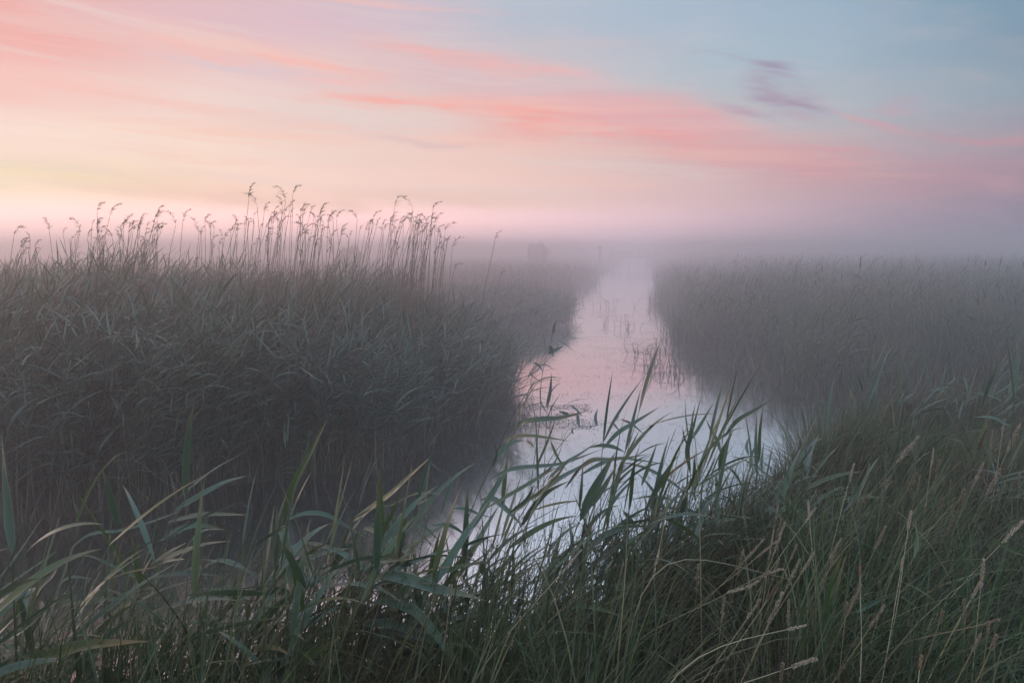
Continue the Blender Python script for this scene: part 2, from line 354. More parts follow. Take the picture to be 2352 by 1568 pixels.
def mat_ground():
    m, g = mat('peaty_ground'); geo = g.n('ShaderNodeNewGeometry'); p = geo.outputs['Position']
    c = g.ramp(g.noise(p, 1.2, 6, .6), [(.3, (.022,.017,.011)), (.5, (.040,.033,.018)), (.7, (.05,.052,.024))])
    bs = g.n('ShaderNodeBsdfPrincipled'); g.put(bs.inputs['Base Color'], c); bs.inputs['Roughness'].default_value = .95
    bp = g.n('ShaderNodeBump'); g.put(bp.inputs['Height'], g.noise(p, 9, 6)); bp.inputs['Strength'].default_value = .8; g.nt.links.new(bp.outputs[0], bs.inputs['Normal'])
    o = g.n('ShaderNodeOutputMaterial'); g.nt.links.new(bs.outputs[0], o.inputs[0]); return m
def mat_water():
    m, g = mat('still_dark_water'); geo = g.n('ShaderNodeNewGeometry'); p = geo.outputs['Position']
    h = g.m('ADD', g.m('MULTIPLY', g.noise(p, .6, 2), .6), g.m('MULTIPLY', g.noise(p, 14, 3, .6), .05))
    h = g.m('ADD', h, g.m('MULTIPLY', g.noise(p, 110, 2, .6), .012))
    bp = g.n('ShaderNodeBump'); g.put(bp.inputs['Height'], h); bp.inputs['Strength'].default_value = .06; bp.inputs['Distance'].default_value = .2
    film = g.ss(g.noise(p, 90, 3, .7), .60, .72); film = g.m('MULTIPLY', film, g.ss(g.noise(p, 1.1, 3), .35, .6))
    gl = g.n('ShaderNodeBsdfGlossy'); gl.inputs['Color'].default_value = (.97, .97, .99, 1); g.put(gl.inputs['Roughness'], g.m('MULTIPLY_ADD', film, .15, .06)); g.nt.links.new(bp.outputs[0], gl.inputs['Normal'])
    df = g.n('ShaderNodeBsdfDiffuse'); df.inputs[0].default_value = (.012, .011, .010, 1)
    fr = g.n('ShaderNodeFresnel'); fr.inputs[0].default_value = WATER_IOR; g.nt.links.new(bp.outputs[0], fr.inputs['Normal'])
    frn = g.m('MULTIPLY_ADD', fr.outputs[0], .2, .8)
    mx = g.n('ShaderNodeMixShader'); g.put(mx.inputs[0], frn)
    g.nt.links.new(df.outputs[0], mx.inputs[1]); g.nt.links.new(gl.outputs[0], mx.inputs[2])
    o = g.n('ShaderNodeOutputMaterial'); g.nt.links.new(mx.outputs[0], o.inputs[0]); return m
WATER_IOR = 3.2

# ------------------------------------------------------------------ lie of the land
NEAR = [(-60,-2),(-10,.9),(-4,2.2),(-1.5,2.75),(-.5,3.0),(.4,3.5),(1.0,4.25),(1.8,5.25),(2.9,6.6),(4.5,8.0),(7,9.1),(12,10.3),(60,16)]
RIGHT = [(60,20),(14,12.6),(8.8,11.6),(6.5,10.9),(4.9,10.6),(4.2,12.4),(4.1,15.2),(5.6,22.8),(7.3,32.7),(10.8,50),(17,83),(38,200),(60,310)]
LEFT = [(57,310),(35.6,200),(11.8,83),(5.8,50),(2.5,30),(1.4,21.6),(.3,20.5),(-1,20),(-14,19.8),(-40,21),(-40,17.6),(-14,16),(-1.5,14.8),(-.5,13.6),(-.52,12),(-.68,8.9),(-1.5,7.4),(-4.35,5.9),(-10,5),(-60,2)]
WPOLY = np.array(NEAR + RIGHT + LEFT, float)
def poly_sd(P, poly):
    P = np.asarray(P, float); far = ~is_near(P)
    rag = (hnoise(P, .55, 91)-.5)*1.1*np.clip((P[:, 1]-6)/8, .15, 1) + (hnoise(P, 2.2, 92)-.5)*.35
    return poly_sd0(P, poly) + np.where(far, rag, (hnoise(P, 1.7, 93)-.5)*.5)
def poly_sd0(P, poly):
    """signed distance to the water's edge: negative in the water"""
    P = np.asarray(P, float); dmin = np.full(len(P), 1e9); inside = np.zeros(len(P), bool)
    for a, b in zip(poly, np.roll(poly, -1, 0)):
        e = b-a; w = P-a; t = np.clip((w@e)/(e@e), 0, 1); dmin = np.minimum(dmin, np.linalg.norm(w-t[:, None]*e, axis=1))
        c = ((a[1] <= P[:, 1]) & (b[1] > P[:, 1])) | ((b[1] <= P[:, 1]) & (a[1] > P[:, 1]))
        with np.errstate(divide='ignore', invalid='ignore'): xx = a[0] + (P[:, 1]-a[1])/(b[1]-a[1])*e[0]
        inside ^= c & (P[:, 0] < xx)
    return np.where(inside, -dmin, dmin)
NEARA = np.array(NEAR)
def is_near(P): return P[:, 1] < np.interp(P[:, 0], NEARA[:, 0], NEARA[:, 1]) + .05
def hnoise(P, s, seed=0):
    """smooth value noise in 0..1"""
    r = np.random.default_rng(seed).random((256, 256)); q = P*s+1000; i = np.floor(q).astype(int); f = q-i; f = f*f*(3-2*f)
    g_ = lambda a, b: r[a % 256, b % 256]
    x, y = i[:, 0], i[:, 1]; u, v = f[:, 0], f[:, 1]
    return (g_(x, y)*(1-u)+g_(x+1, y)*u)*(1-v) + (g_(x, y+1)*(1-u)+g_(x+1, y+1)*u)*v
def ground_z(P):
    P = np.asarray(P, float); sd_ = poly_sd(P, WPOLY); nz = hnoise(P, .7, 3)*.5 + hnoise(P, 2.1, 4)*.25
    near = is_near(P); top = np.where(near, .62 - .27*np.clip((P[:, 0]-2.2)/2.5, 0, 1), .12); run = np.where(near, .75, 1.6)
    s = np.clip(sd_/run, 0, 1); s = s*s*(3-2*s)
    land = .02 + top*s + nz*.12*np.clip(sd_*2, 0, 1)
    return np.where(sd_ > 0, land, np.maximum(-.5, sd_*.6) + .02)
def gz(x, y): return float(ground_z(np.array([[x, y]]))[0])

def U(px, py, d):
    cx, cz = (px-1176)/FD, (784-py)/FD
    y = math.cos(TILT) + cz*math.sin(TILT); z = -math.sin(TILT) + cz*math.cos(TILT)
    k = d/y
    return np.array([cx*k, d, CAMH + z*k])

gx = np.unique(np.concatenate([np.linspace(-14, 14, 141), np.geomspace(14, 380, 30), -np.geomspace(14, 380, 30)]))
gy = np.unique(np.concatenate([np.linspace(-12, 0, 13), np.linspace(0, 22, 111), np.geomspace(22, 480, 60)]))
GX, GY = np.meshgrid(gx, gy); GP = np.stack([GX.ravel(), GY.ravel()], 1)
GV = np.column_stack([GP, ground_z(GP)])
nx, ny = len(gx), len(gy)
ii = (np.arange(ny-1)[:, None]*nx + np.arange(nx-1)[None, :]).ravel()
mb = MB(); mb.add(GV, np.stack([ii, ii+1, ii+1+nx, ii+nx], 1))
tag(mb.build('ground', mat_ground()), 'dark peaty marsh ground under the reeds and grass', None, None, 'structure')
mb = MB(); mb.add([(-380,-12,0),(380,-12,0),(380,480,0),(-380,480,0)], [(0,1,2,3)])
tag(mb.build('water', mat_water()), 'still pink and silver water of the ditch', None, None, 'structure')

# ================================================================== vegetation that nobody could count
def scatter(x0, x1, y0, y1, dens, seed, cond):
    r = np.random.default_rng(seed); n = int((x1-x0)*(y1-y0)*dens)
    P = np.column_stack([r.uniform(x0, x1, n), r.uniform(y0, y1, n)]); return P[cond(P)]
def view(P, m=1.0, ext=.84): return (np.abs(P[:, 0]) < P[:, 1]*ext + m)
def on(P): return np.column_stack([P, ground_z(P)])
uni = lambda n, a, b: rng.uniform(a, b, n)
nor = lambda n, a, b: rng.normal(a, b, n)

def reed_mass(mb, sb, P, H, nleaf, w, nseg=6, lean=.16, leafL=.42, lowest=.25, wind=.55, stem_r=.0035):
    """leafy reeds: culm heights H at places P, leaves flagged down-wind (+x)"""
    n = len(P); az = nor(n, 0.2, .9)
    C = stems(sb, on(P), az, np.abs(nor(n, .04, lean*.5)), np.abs(nor(n, lean, .14)), H, stem_r, 5)
    m = nleaf; t = np.linspace(lowest, .99, m)[None, :] + uni(n, -.04, .04)[:, None]; t = np.clip(t, .05, .995)
    k = t*5; i = np.minimum(k.astype(int), 4); f = (k-i)[..., None]; a = np.arange(n)[:, None]
    B = (C[a, i]*(1-f) + C[a, i+1]*f).reshape(-1, 3); N = n*m; tt = t.ravel()
    keep = rng.random(N) > .12
    az2 = np.where(rng.random(N) < wind, nor(N, .1, .6), rng.uniform(-math.pi, math.pi, N))
    tilt = np.clip(nor(N, .85, .28), .1, 1.5)*np.where(tt > .93, .55, 1); L = leafL*uni(N, .55, 1.15)*(1-.35*np.abs(tt-.65)); bend = np.clip(nor(N, .75, .4), 0, 2.0)*np.where(tt > .93, .5, 1)
    blades(mb, B[keep], az2[keep], tilt[keep], bend[keep], L[keep], w*uni(keep.sum(), .7, 1.25), nseg, curl=nor(keep.sum(), 0, .25), roll=nor(keep.sum(), 0, .4), twist=nor(keep.sum(), 0, .8))
    return C

# --- reed bed on the left, just across the dark water
def bed_cond(P): return (poly_sd(P, WPOLY) > -.12) & ~is_near(P) & (P[:, 1] < 16.4) & view(P, 1.2) & (P[:, 0] < .5) & (P[:, 1] > 4)
P = scatter(-15, .6, 4.2, 16.4, 68, 11, bed_cond)
sdv = poly_sd(P, WPOLY); east = np.clip((-.4-P[:, 0])/2.3, 0, 1)
front = np.clip((sdv+.15)/2.6, 0, 1)
Hb = (1.50 + .10*front**.8)*(.50+.50*east**.7)*(.80+.26*hnoise(P, .55, 21)+.22*hnoise(P, 1.7, 22))*uni(len(P), .80, 1.12)
keep = (rng.random(len(P)) < np.where(sdv < 3.2, 1, .45))
leafy, culm = MB(), MB()
reed_mass(leafy, culm, P[keep], Hb[keep], 13, .0185, leafL=.48)
# reeds leaning out over the water at the eastern tip
P2 = scatter(-1.2, .45, 7.6, 13.9, 30, 12, lambda P: (np.abs(poly_sd(P, WPOLY)) < .35) & ~is_near(P))
n = len(P2); Hs = uni(n, .8, 1.5)
az = nor(n, .05, .6); C = stems(culm, np.column_stack([P2, np.full(n, -.02)]), az, np.abs(nor(n, .30, .18)), uni(n, .1, .8), Hs, .0035, 5)
for j in (2, 3, 4, 5):
    for q in range(2): blades(leafy, C[:, j], nor(n, 0, .9), uni(n, .5, 1.2), uni(n, .1, .8), uni(n, .22, .42), .015, 5, twist=nor(n, 0, .8))
# dead understorey
Pl = scatter(-14, .3, 4.4, 15, 45, 13, lambda P: bed_cond(P) & (poly_sd(P, WPOLY) < 2.5)); n = len(Pl)
blades(culm, on(Pl), uni(n, -3.1, 3.1), uni(n, .05, .7), uni(n, 0, .9), uni(n, .4, 1.0), .007, 4)
# ragged dead foot of the bed, hanging over the water
Pl = scatter(-14, .3, 4.2, 16, 210, 113, lambda P: (np.abs(poly_sd(P, WPOLY)-.15) < .40) & ~is_near(P) & view(P, 1.2)); n = len(Pl)
B = on(Pl); B[:, 2] = np.maximum(B[:, 2], -.02)
blades(culm, B, uni(n, -3.1, 3.1), uni(n, .02, .6), uni(n, 0, 1.2), uni(n, .25, .95), .008*uni(n, .5, 1.4), 5)
# slender finer grasses lying over the crown of the bed
Pg = scatter(-14, 0, 6.5, 15.5, 110, 14, lambda P: bed_cond(P) & (poly_sd(P, WPOLY) > 1.3)); n = len(Pg)
zt = on(Pg); zt[:, 2] = 1.15 + .3*hnoise(Pg, .6, 31)
fine = MB()
blades(fine, zt, nor(n, .15, .7), nor(n, .28, .2), np.abs(nor(n, .7, .4)), uni(n, .45, .95), .0055, 6, prof=prof_grass)
o = leafy.build('reed_bed', M['reed_bed']); tag(o, 'dense dark leafy reed bed across the ditch on the left', 'reed bed', None, 'stuff')
o = culm.build('reed_bed_stems', M['reed_stem']); tag(o, 'mass of brown culms low in the left reed bed', 'reeds', None, 'stuff')
o = fine.build('reed_bed_grass', M['sedge']); tag(o, 'fine pale grass lying over the top of the left reed bed', 'grass', None, 'stuff')

# --- far reeds left of the long ditch
far = MB()
for (y0, y1, dens, w, seed) in ((18.4, 32, 42, .014, 41), (32, 60, 11, .028, 42), (60, 140, 1.8, .07, 43), (140, 300, .25, .2, 44)):
    P = scatter(-y1*.85-2, y1*.18, y0, y1, dens, seed, lambda P: (poly_sd(P, WPOLY) > -.1) & view(P, 2) & (P[:, 0] < P[:, 1]*.17))
    n = len(P); sdv = poly_sd(P, WPOLY); hh = (.52 + .30*np.clip(sdv/2.5, 0, 1) + .50*np.clip((P[:, 1]-22)/20, 0, 1))*(.70+.55*hnoise(P, .35, 45))
    blades(far, on(P), nor(n, .1, 1.2), np.abs(nor(n, .1, .12)), np.abs(nor(n, .35, .3)), hh*uni(n, .75, 1.1), w*uni(n, .7, 1.3), 4, prof=prof_grass, roll=uni(n, -1, 1))
    if y0 < 50:
        B = on(P[::2]); m = len(B); B[:, 2] += hh[::2]*uni(m, .35, .95)
        blades(far, B, nor(m, 0, 1.4), uni(m, .4, 1.1), uni(m, .2, 1.2), uni(m, .25, .5), w*1.2, 3)
P = scatter(-2.5, 2.2, 19.2, 24, 55, 46, lambda P: (poly_sd(P, WPOLY) > -.25) & ~is_near(P) & (P[:, 1] > 17.5)); n = len(P)
clump, cc = MB(), MB(); reed_mass(clump, cc, P, uni(n, .6, .9)*(.75+.5*hnoise(P, .9, 47)), 9, .024, 4, leafL=.42)
tag(clump.build('reed_clump', M['reed_bed']), 'darker leafy reed clump at the mouth of the long ditch, left side', 'reeds', None, 'stuff')
tag(cc.build('reed_clump_stems', M['reed_stem']), 'dark stems of the reed clump left of the long ditch', 'reeds', None, 'stuff')
tag(far.build('far_reeds', M['far_reed']), 'brownish reeds fading into mist left of the long ditch', 'reeds', None, 'stuff')

# --- sedge and reed field on the right
fld = MB(); fldc = MB()
def rcond(P): return (poly_sd(P, WPOLY) > -.08) & ~is_near(P) & view(P, 2) & (P[:, 0] > P[:, 1]*.155)
for (y0, y1, dens, w, seed) in ((10.3, 20, 120, .011, 51), (20, 34, 60, .017, 52), (34, 60, 15, .032, 53), (60, 140, 2.2, .08, 54), (140, 300, .3, .22, 55)):
    P = scatter(y0*.15, y1*.85+2, y0, y1, dens, seed, rcond); n = len(P); sdv = poly_sd(P, WPOLY)
    cl = hnoise(P, .45, 56); cl2 = hnoise(P, 1.3, 57); cl = cl + .35*(hnoise(P, .16, 59) > .66)
    hh = (.95 + .35*np.clip(sdv/5, 0, 1) + .25*np.clip((sdv-5)/12, 0, 1))*(.56+.62*cl+.30*cl2)
    blades(fld, on(P), nor(n, .1+2.5*(cl-.5), .9), np.abs(nor(n, .18, .18)), np.abs(nor(n, .75, .6)), hh*uni(n, .7, 1.2), w*uni(n, .6, 1.3), 5, prof=prof_grass, roll=uni(n, -1, 1))
    if y0 < 30:
        q = P[(hnoise(P, .8, 58) > .45) & (rng.random(n) < .30)]; m = len(q)
        reed_mass(fld, fldc, q, uni(m, .8, 1.35), 6, w*1.5, 4, leafL=.34)
P = scatter(2, 16, 10, 34, 60, 151, lambda P: (np.abs(poly_sd(P, WPOLY)-.1) < .5) & ~is_near(P) & view(P, 1.5) & (P[:, 0] > P[:, 1]*.155)); n = len(P)
B = on(P); B[:, 2] = np.maximum(B[:, 2], -.02)
blades(fldc, B, uni(n, -3.1, 3.1), uni(n, .02, .8), uni(n, 0, 1.4), uni(n, .3, 1.0), .012*uni(n, .5, 1.5), 5)
P = scatter(3, 30, 10.5, 40, 2.6, 152, lambda P: rcond(P) & (hnoise(P, .3, 153) > .45)); n = len(P)      # taller reeds breaking the top line
reed_mass(fld, fldc, P, uni(n, 1.2, 1.9)*(1-.25*(poly_sd(P, WPOLY) < 2)), 7, .024, 4, leafL=.4)
tag(fld.build('marsh_sedge', M['sedge']), 'olive brown sedge and grass covering the marsh right of the ditch', 'sedge', None, 'stuff')
tag(fldc.build('sedge_culms', M['reed_stem']), 'thin culms standing among the sedge right of the ditch', 'sedge', None, 'stuff')

# --- the bank the camera stands on
def ncond(P): return (poly_sd(P, WPOLY) > -.02) & is_near(P) & (np.hypot(P[:, 0], P[:, 1]) > .95) & (P[:, 1] > .75) & view(P, .6, .9)
gr = MB(); gn = MB(); ru = MB(); lit = MB()
TC = scatter(-3.6, 9.5, .7, 10.5, 22, 61, ncond); nt_ = len(TC)
lft = np.clip((TC[:, 0]+1.2)/1.0, 0, 1)
TC = TC[rng.random(nt_) < (.8+.2*lft)]; nt_ = len(TC); lft = np.clip((TC[:, 0]+1.2)/1.0, 0, 1)
cnt = (uni(nt_, 35, 95)*(.75+.25*lft)*np.where(TC[:, 1] > 6, .6, 1)).astype(int); ti = np.repeat(np.arange(nt_), cnt); n = len(ti)
tH = .34 + .34*hnoise(TC, 1.1, 62) + uni(nt_, -.12, .18); tH *= np.where(TC[:, 1] < 1.6, .8, 1)*np.clip(1.15-.085*TC[:, 1], .55, 1); taz = nor(nt_, .25, .5); tw = .0024+.0050*rng.random(nt_)**2.5
off = nor((n, 2), 0, .055); P = TC[ti] + off; oz = np.arctan2(off[:, 1], off[:, 0])
mixw = rng.random(n) < .55
az = np.where(mixw, taz[ti] + nor(n, 0, .45), oz); dist = np.hypot(P[:, 0], P[:, 1])
blades(gr, on(P), az, np.abs(nor(n, .12, .16)), np.abs(nor(n, 1.0, .55)), tH[ti]*uni(n, .65, 1.35)*1.15, (tw[ti]+.0006*dist)*uni(n, .7, 1.4), 8, prof=prof_grass, fold=.3, twist=nor(n, 0, .8), curl=nor(n, 0, .35))
P = scatter(-3.4, 9.5, .7, 10.5, 150, 161, ncond); n = len(P); dist = np.hypot(P[:, 0], P[:, 1])
blades(gr, on(P), nor(n, .3, 1.0), np.abs(nor(n, .3, .25)), np.abs(nor(n, 1.2, .6)), uni(n, .2, .62), (.0022+.0005*dist)*uni(n, .6, 1.4), 8, prof=prof_grass, fold=.3, twist=nor(n, 0, .8), curl=nor(n, 0, .5))
# a few long thin blades standing over the rest
P = scatter(-3.0, 7, 1.2, 9, 34, 162, ncond); n = len(P)
Pq = scatter(-3.4, .1, 1.3, 2.9, 260, 163, ncond); P = np.concatenate([P, Pq]); n = len(P)
blades(gr, on(P), nor(n, .2, .7), np.abs(nor(n, .12, .12)), np.abs(nor(n, .45, .35)), uni(n, .45, .95), .0080*uni(n, .6, 1.5), 12, prof=prof_grass, fold=.3, twist=nor(n, 0, .5))
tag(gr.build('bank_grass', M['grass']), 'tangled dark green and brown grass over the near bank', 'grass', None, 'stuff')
# greener soft grass at the lower right
P = scatter(.6, 3.6, .75, 3.4, 900, 64, lambda P: ncond(P) & (P[:, 0] > .55*P[:, 1]-.25+.5*hnoise(P, 1.5, 65))); n = len(P)
blades(gn, on(P), nor(n, .5, 1.2), np.abs(nor(n, .15, .18)), np.abs(nor(n, 1.0, .5)), uni(n, .22, .5), .0046*uni(n, .6, 1.5), 8, prof=prof_grass, fold=.3, twist=nor(n, 0, .8), curl=nor(n, 0, .5))
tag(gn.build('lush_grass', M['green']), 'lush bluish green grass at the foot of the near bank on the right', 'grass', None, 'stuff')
# thin rush stems combed by the wind
P = scatter(-.6, 7.5, 1.2, 9, 330, 66, lambda P: ncond(P) & (poly_sd(P, WPOLY) < 2.3)); n = len(P); cl = hnoise(P, 1.1, 67)
keep = rng.random(n) < .25+.9*cl; P = P[keep]; n = len(P)
stems(ru, on(P), nor(n, .3, .45), np.abs(nor(n, .22, .14)), np.abs(nor(n, .65, .3)), uni(n, .40, .78), .0016+.0002*P[:, 1], 8, 1.2)
tag(ru.build('rush_stems', M['rush']), 'thin brown rush stems combed over by the wind along the near bank', 'rushes', None, 'stuff')
# dead litter between the plants
P = scatter(-3.4, 6, .7, 7, 260, 68, ncond); n = len(P)
B = on(P); B[:, 2] += uni(n, .02, .18)
blades(lit, B, uni(n, -3.1, 3.1), uni(n, .9, 1.7), uni(n, -.3, .5), uni(n, .1, .4), .005, 4, prof=prof_grass)
tag(lit.build('dead_litter', M['litter']), 'brown dead blades lying between the grass of the near bank', 'grass', None, 'stuff')

# --- things floating on the water
def floaters(name, P, r, m, label):
    mb = MB(); n = len(P); a = rng.uniform(0, 6.28, n)
    q = np.stack([np.stack([P[:, 0]+np.cos(a+k)*r*e, P[:, 1]+np.sin(a+k)*r*e, np.full(n, .004)+uni(n, 0, .002)], -1) for k, e in ((0, 1.0), (1.5, .7), (3.1, 1.0), (4.8, .75))], 1)
    mb.add(q.reshape(-1, 3), np.arange(n*4).reshape(-1, 4)); tag(mb.build(name, m), label, 'duckweed' if 'duck' in name else 'water weed', None, 'stuff')
wc = lambda P: (poly_sd(P, WPOLY) < -.02) & view(P, .3)
P = scatter(-3.2, 3, 2.0, 7.5, 900, 71, lambda P: wc(P) & (rng.random(len(P)) < .08+.92*np.clip((hnoise(P, 1.3, 72)-.35)*2.2, 0, 1)*np.clip((6.3-P[:, 1])/3, .1, 1)))
floaters('duckweed', P, rng.uniform(.0025, .0075, len(P)), M['duck'], 'tiny pale duckweed specks floating on the near dark water')
P = scatter(-1.5, 7, 4.5, 19, 260, 73, lambda P: wc(P))
P = P[rng.random(len(P)) < .05+1.1*np.clip(hnoise(P*np.array([1, 1.8]), 1.2, 74)-.3, 0, 1)]
dark = scatter(-.5, 1.4, 9.0, 10.6, 1500, 75, lambda P: wc(P) & (hnoise(P*np.array([1, 2.2]), 2.4, 76) > .52) & (P[:, 0] < 1.2))
d2 = scatter(2.6, 4.3, 12.2, 16.2, 500, 77, lambda P: wc(P) & (hnoise(P*np.array([1, 2]), 1.8, 78) > .52))
d3 = scatter(-1.6, .3, 4.6, 9, 500, 79, lambda P: wc(P) & (hnoise(P*np.array([1, 2]), 1.6, 80) > .5) & (poly_sd(P, WPOLY) > -1.0))
P = np.concatenate([P, dark, d2, d3]); floaters('floating_weed', P, rng.uniform(.004, .010, len(P))*(.6+.1*P[:, 1]), M['weed'], 'thin dark flecks and mats of weed on the water of the ditch')

# ================================================================== things: flowering reeds over the left bed
def plume_mesh(mb, tip, dirx, size, r, droop=1.0):
    """one-sided nodding panicle starting at the culm's tip"""
    ax = [tip]; d = np.array([.16*dirx, r.uniform(-.15, .15), .97]); p = np.array(tip, float)
    for k in range(5):
        p = p + d/np.linalg.norm(d)*size*.2; ax.append(p.copy()); d = d + np.array([.17*dirx*droop, 0, (-.10 - .09*k)*droop])
    C = smooth_path(ax, 14); tube(mb, ax, .0022, .001, 4, 8)
    n = int(70+160*(size-.1)) // 3; k = r.integers(2, 14, n); B = C[k]; az = np.where(r.random(n) < .68, (0 if dirx > 0 else math.pi), math.pi/2) + r.normal(0, .5, n)
    blades(mb, B, az, r.uniform(.5, 1.1, n), r.uniform(.5, 1.4, n)*droop, r.uniform(.25, .55, n)*size*(1-.45*(k/14)), .009*r.uniform(.7, 1.3, n), 4, prof=prof_leaf, twist=r.normal(0, .6, n))
def flowering_reed(px, py, d, lean=None, size=None, seed=0, label=None, group='flowering reeds above the left reed bed', leaves=0, drop=140):
    r = np.random.default_rng(seed); tip = U(px, py, d); lean = r.normal(.13, .06) if lean is None else lean
    size = r.uniform(.17, .28) if size is None else size; dirx = r.choice([1, .6, -.5, -1], p=[.45, .3, .12, .13])
    tip[2] -= size*.45; h = tip[2]-.4; bx = tip[0]-lean*h; by = d + r.uniform(-.1, .25); bz = max(gz(bx, by), 0)
    base = np.array([bx, by, bz]); root = empty('flowering_reed', tuple(base), label, 'reed', group)
    mb = MB(); pts = [(0, 0, 0), ((tip[0]-bx)*.30, 0, h*.45), ((tip[0]-bx)*.68, .0, h*.8+.2), tip-base]
    tube(mb, pts, .0055, .0028, 5, 12); mb.build('stem', M['dry_stem'], root)
    mb = MB(); plume_mesh(mb, tip-base, dirx, size, r, r.uniform(.7, 1.25)); mb.build('plume', M['plume'], root)
    for k in range(leaves):
        mb = MB(); t = r.uniform(.5, .82); b = np.array(smooth_path(pts, 20)[int(t*19)])
        blades(mb, b[None, :], [r.normal(0, .5)], [r.uniform(.2, .8)], [r.uniform(.2, .8)], [r.uniform(.25, .4)], .017, 8, fold=.2); mb.build('leaf', M['reed_bed'], root)
    return root
PL = [(30,528,9.5),(112,516,9.2),(182,515,9.6),(222,472,9.0),(250,482,9.4),(282,508,9.8),(322,496,9.3),(360,487,9.6),(352,500,9.1),(402,500,10),(418,497,9.4),(470,502,9.8),(456,520,10.4),(515,535,10.2),(540,520,9.9),
 (570,442,9.0),(590,456,9.3),(606,476,9.6),(622,500,10),(655,442,9.2),(672,434,9.4),(648,462,9.7),(690,476,9.5),(684,500,10.1),(700,520,10.4),(735,478,9.9),(752,500,10.2),(772,492,10),(782,525,10.6),(820,491,10.2),(857,491,10.4),(838,520,10.8),(905,462,9.8),(926,500,10.2),(897,500,10),(948,467,10),(955,510,10.5),(993,473,10),(998,500,10.4),(1022,518,10.2),(1015,560,10.8),(1038,556,10.6)]
PLACE = ['far left of the bed', 'left third of the bed', 'tall group mid bed', 'middle of the bed', 'right part of the bed', 'right end of the bed']
PLG = ['at the far left', 'in the left third', 'in the tall middle group', 'just right of the tall group', 'towards the right end', 'at the thin right end']
def plg(px): return PLG[min(5, int(np.searchsorted([200, 500, 720, 880, 980], px)))]
for k, (x, y, d) in enumerate(PL):
    hgt = 'highest' if y < 470 else 'tall' if y < 500 else 'shorter'
    flowering_reed(x, y, d, seed=100+k, label=f'{hgt} brown-plumed reed {plg(x)} of the left bed', group=f'{hgt} flowering reeds {plg(x)} of the left bed', leaves=1 if k % 5 == 0 else 0)
rr = np.random.default_rng(5)
for k in range(190):
    q = rr.random(); x = rr.uniform(10, 1040) if q < .3 else rr.normal(680, 60) if q < .55 else rr.normal(955, 45) if q < .8 else rr.normal(330, 90)
    x = float(np.clip(x, 5, 1050)); top = np.interp(x, [0, 220, 400, 560, 680, 800, 930, 1000, 1050], [555, 500, 515, 490, 465, 510, 490, 500, 580])
    y = top + abs(rr.normal(0, 38)); d = rr.uniform(8.6, 11.6)
    flowering_reed(x, y, d, seed=300+k, size=rr.uniform(.08, .17), label=f'slender dry stalk with small plume {plg(x)} of the left bed', group=f'slender dry reed stalks {plg(x)} of the left bed')
flowering_reed(1137, 541, 9.6, lean=.2, size=.16, seed=901, label='lone thin reed with drooping plume standing clear between left bed and ditch', group=None)
flowering_reed(1150, 626, 10.2, lean=.28, size=.12, seed=902, label='short lone reed with hooked tip over the right end of left bed', group=None)

# ================================================================== things: reeds and sedges of the near bank
def add_base(pts3, dmax=1.6):
    """carry a culm on down to the ground it grows from"""
    p0, p1 = pts3[0], pts3[1]; s = p1-p0; s = s/max(abs(s[2]), .05); g0 = gz(p0[0], p0[1])
    if p0[2] > g0 + .05:
        dz = p0[2]-g0; b = np.array([p0[0]-np.clip(s[0], -.35, .35)*dz*.5, p0[1]-np.clip(s[1], -.2, .2)*dz*.5, 0]); b[2] = max(gz(b[0], b[1]), -.15)
        return [b] + pts3
    return pts3
CR5 = lambda p: (p[0]*.4001, 940.8+p[1]*.4001)
CR6 = lambda p: (611.5+p[0]*.4001, 940.8+p[1]*.4001)
CR7 = lambda p: (1505.3+p[0]*.4302, 893.8+p[1]*.4302)
CR8 = lambda p: (1034.9+p[0]*.32, 705.6+p[1]*.32)
hr = np.random.default_rng(77)
def reed(name, label, cr, d, stem, leaves, cat='reed', group=None, sm='hero_stem', lm='leaf', sr=.0032, lift=0):
    """stem and leaves given as sighted points; every leaf swings a little nearer or farther than its culm"""
    if lift:
        zt = max(U(*cr(p), d)[2] for lf in leaves for p in lf[0])
        if zt < lift: d *= (CAMH-lift)/(CAMH-zt)
    sp = [U(*cr(p), d) for p in stem]; sp = add_base(sp)
    base = sp[0]; root = empty(name, tuple(base), label, cat, group)
    mb = MB(); tube(mb, [p-base for p in sp], sr, sr*.45, 6, 20); mb.build('stem', M[sm], root)
    for lf in leaves:
        pts, w = lf[0], lf[1]; mt = lf[2] if len(lf) > 2 else lm
        sw = hr.uniform(-.22, .22); L = [U(*cr(p), d + sw*(k/(len(pts)-1))) for k, p in enumerate(pts)]
        fa = (hr.uniform(-.3, .3), -hr.uniform(.45, .9), hr.uniform(.35, .9))
        mb = MB(); ribbon(mb, [p-base for p in L], w, face=fa, fold=hr.uniform(.12, .35), twist=hr.normal(0, .35), prof=prof_leaf if w < .04 else prof_leaf)
        mb.build('leaf', M[mt], root)
    return root
reed('leaning_reed', 'large leaning reed with long leaves streaming to the right, a cobweb at its side', CR5, 2.75, [(560,1560),(700,1180),(830,960),(900,780),(1000,560),(1060,460),(1160,300),(1270,135)],
 [([(1000,580),(1180,470),(1300,410),(1425,378)],.026),([(1030,500),(1200,360),(1425,230)],.017),([(955,645),(1150,600),(1300,598),(1435,603)],.020),([(905,755),(1090,665),(1200,665),(1300,692)],.026),([(870,875),(1080,800),(1200,765),(1330,752)],.026),([(870,892),(960,862),(1065,855)],.018),([(850,965),(1030,937),(1150,940),(1280,955)],.018),([(860,890),(960,820),(1070,762)],.018),([(700,1200),(760,1050),(820,930),(900,800)],.032),([(700,1150),(800,1040),(905,1010)],.020),([(740,1060),(820,1000),(940,1050)],.014)])
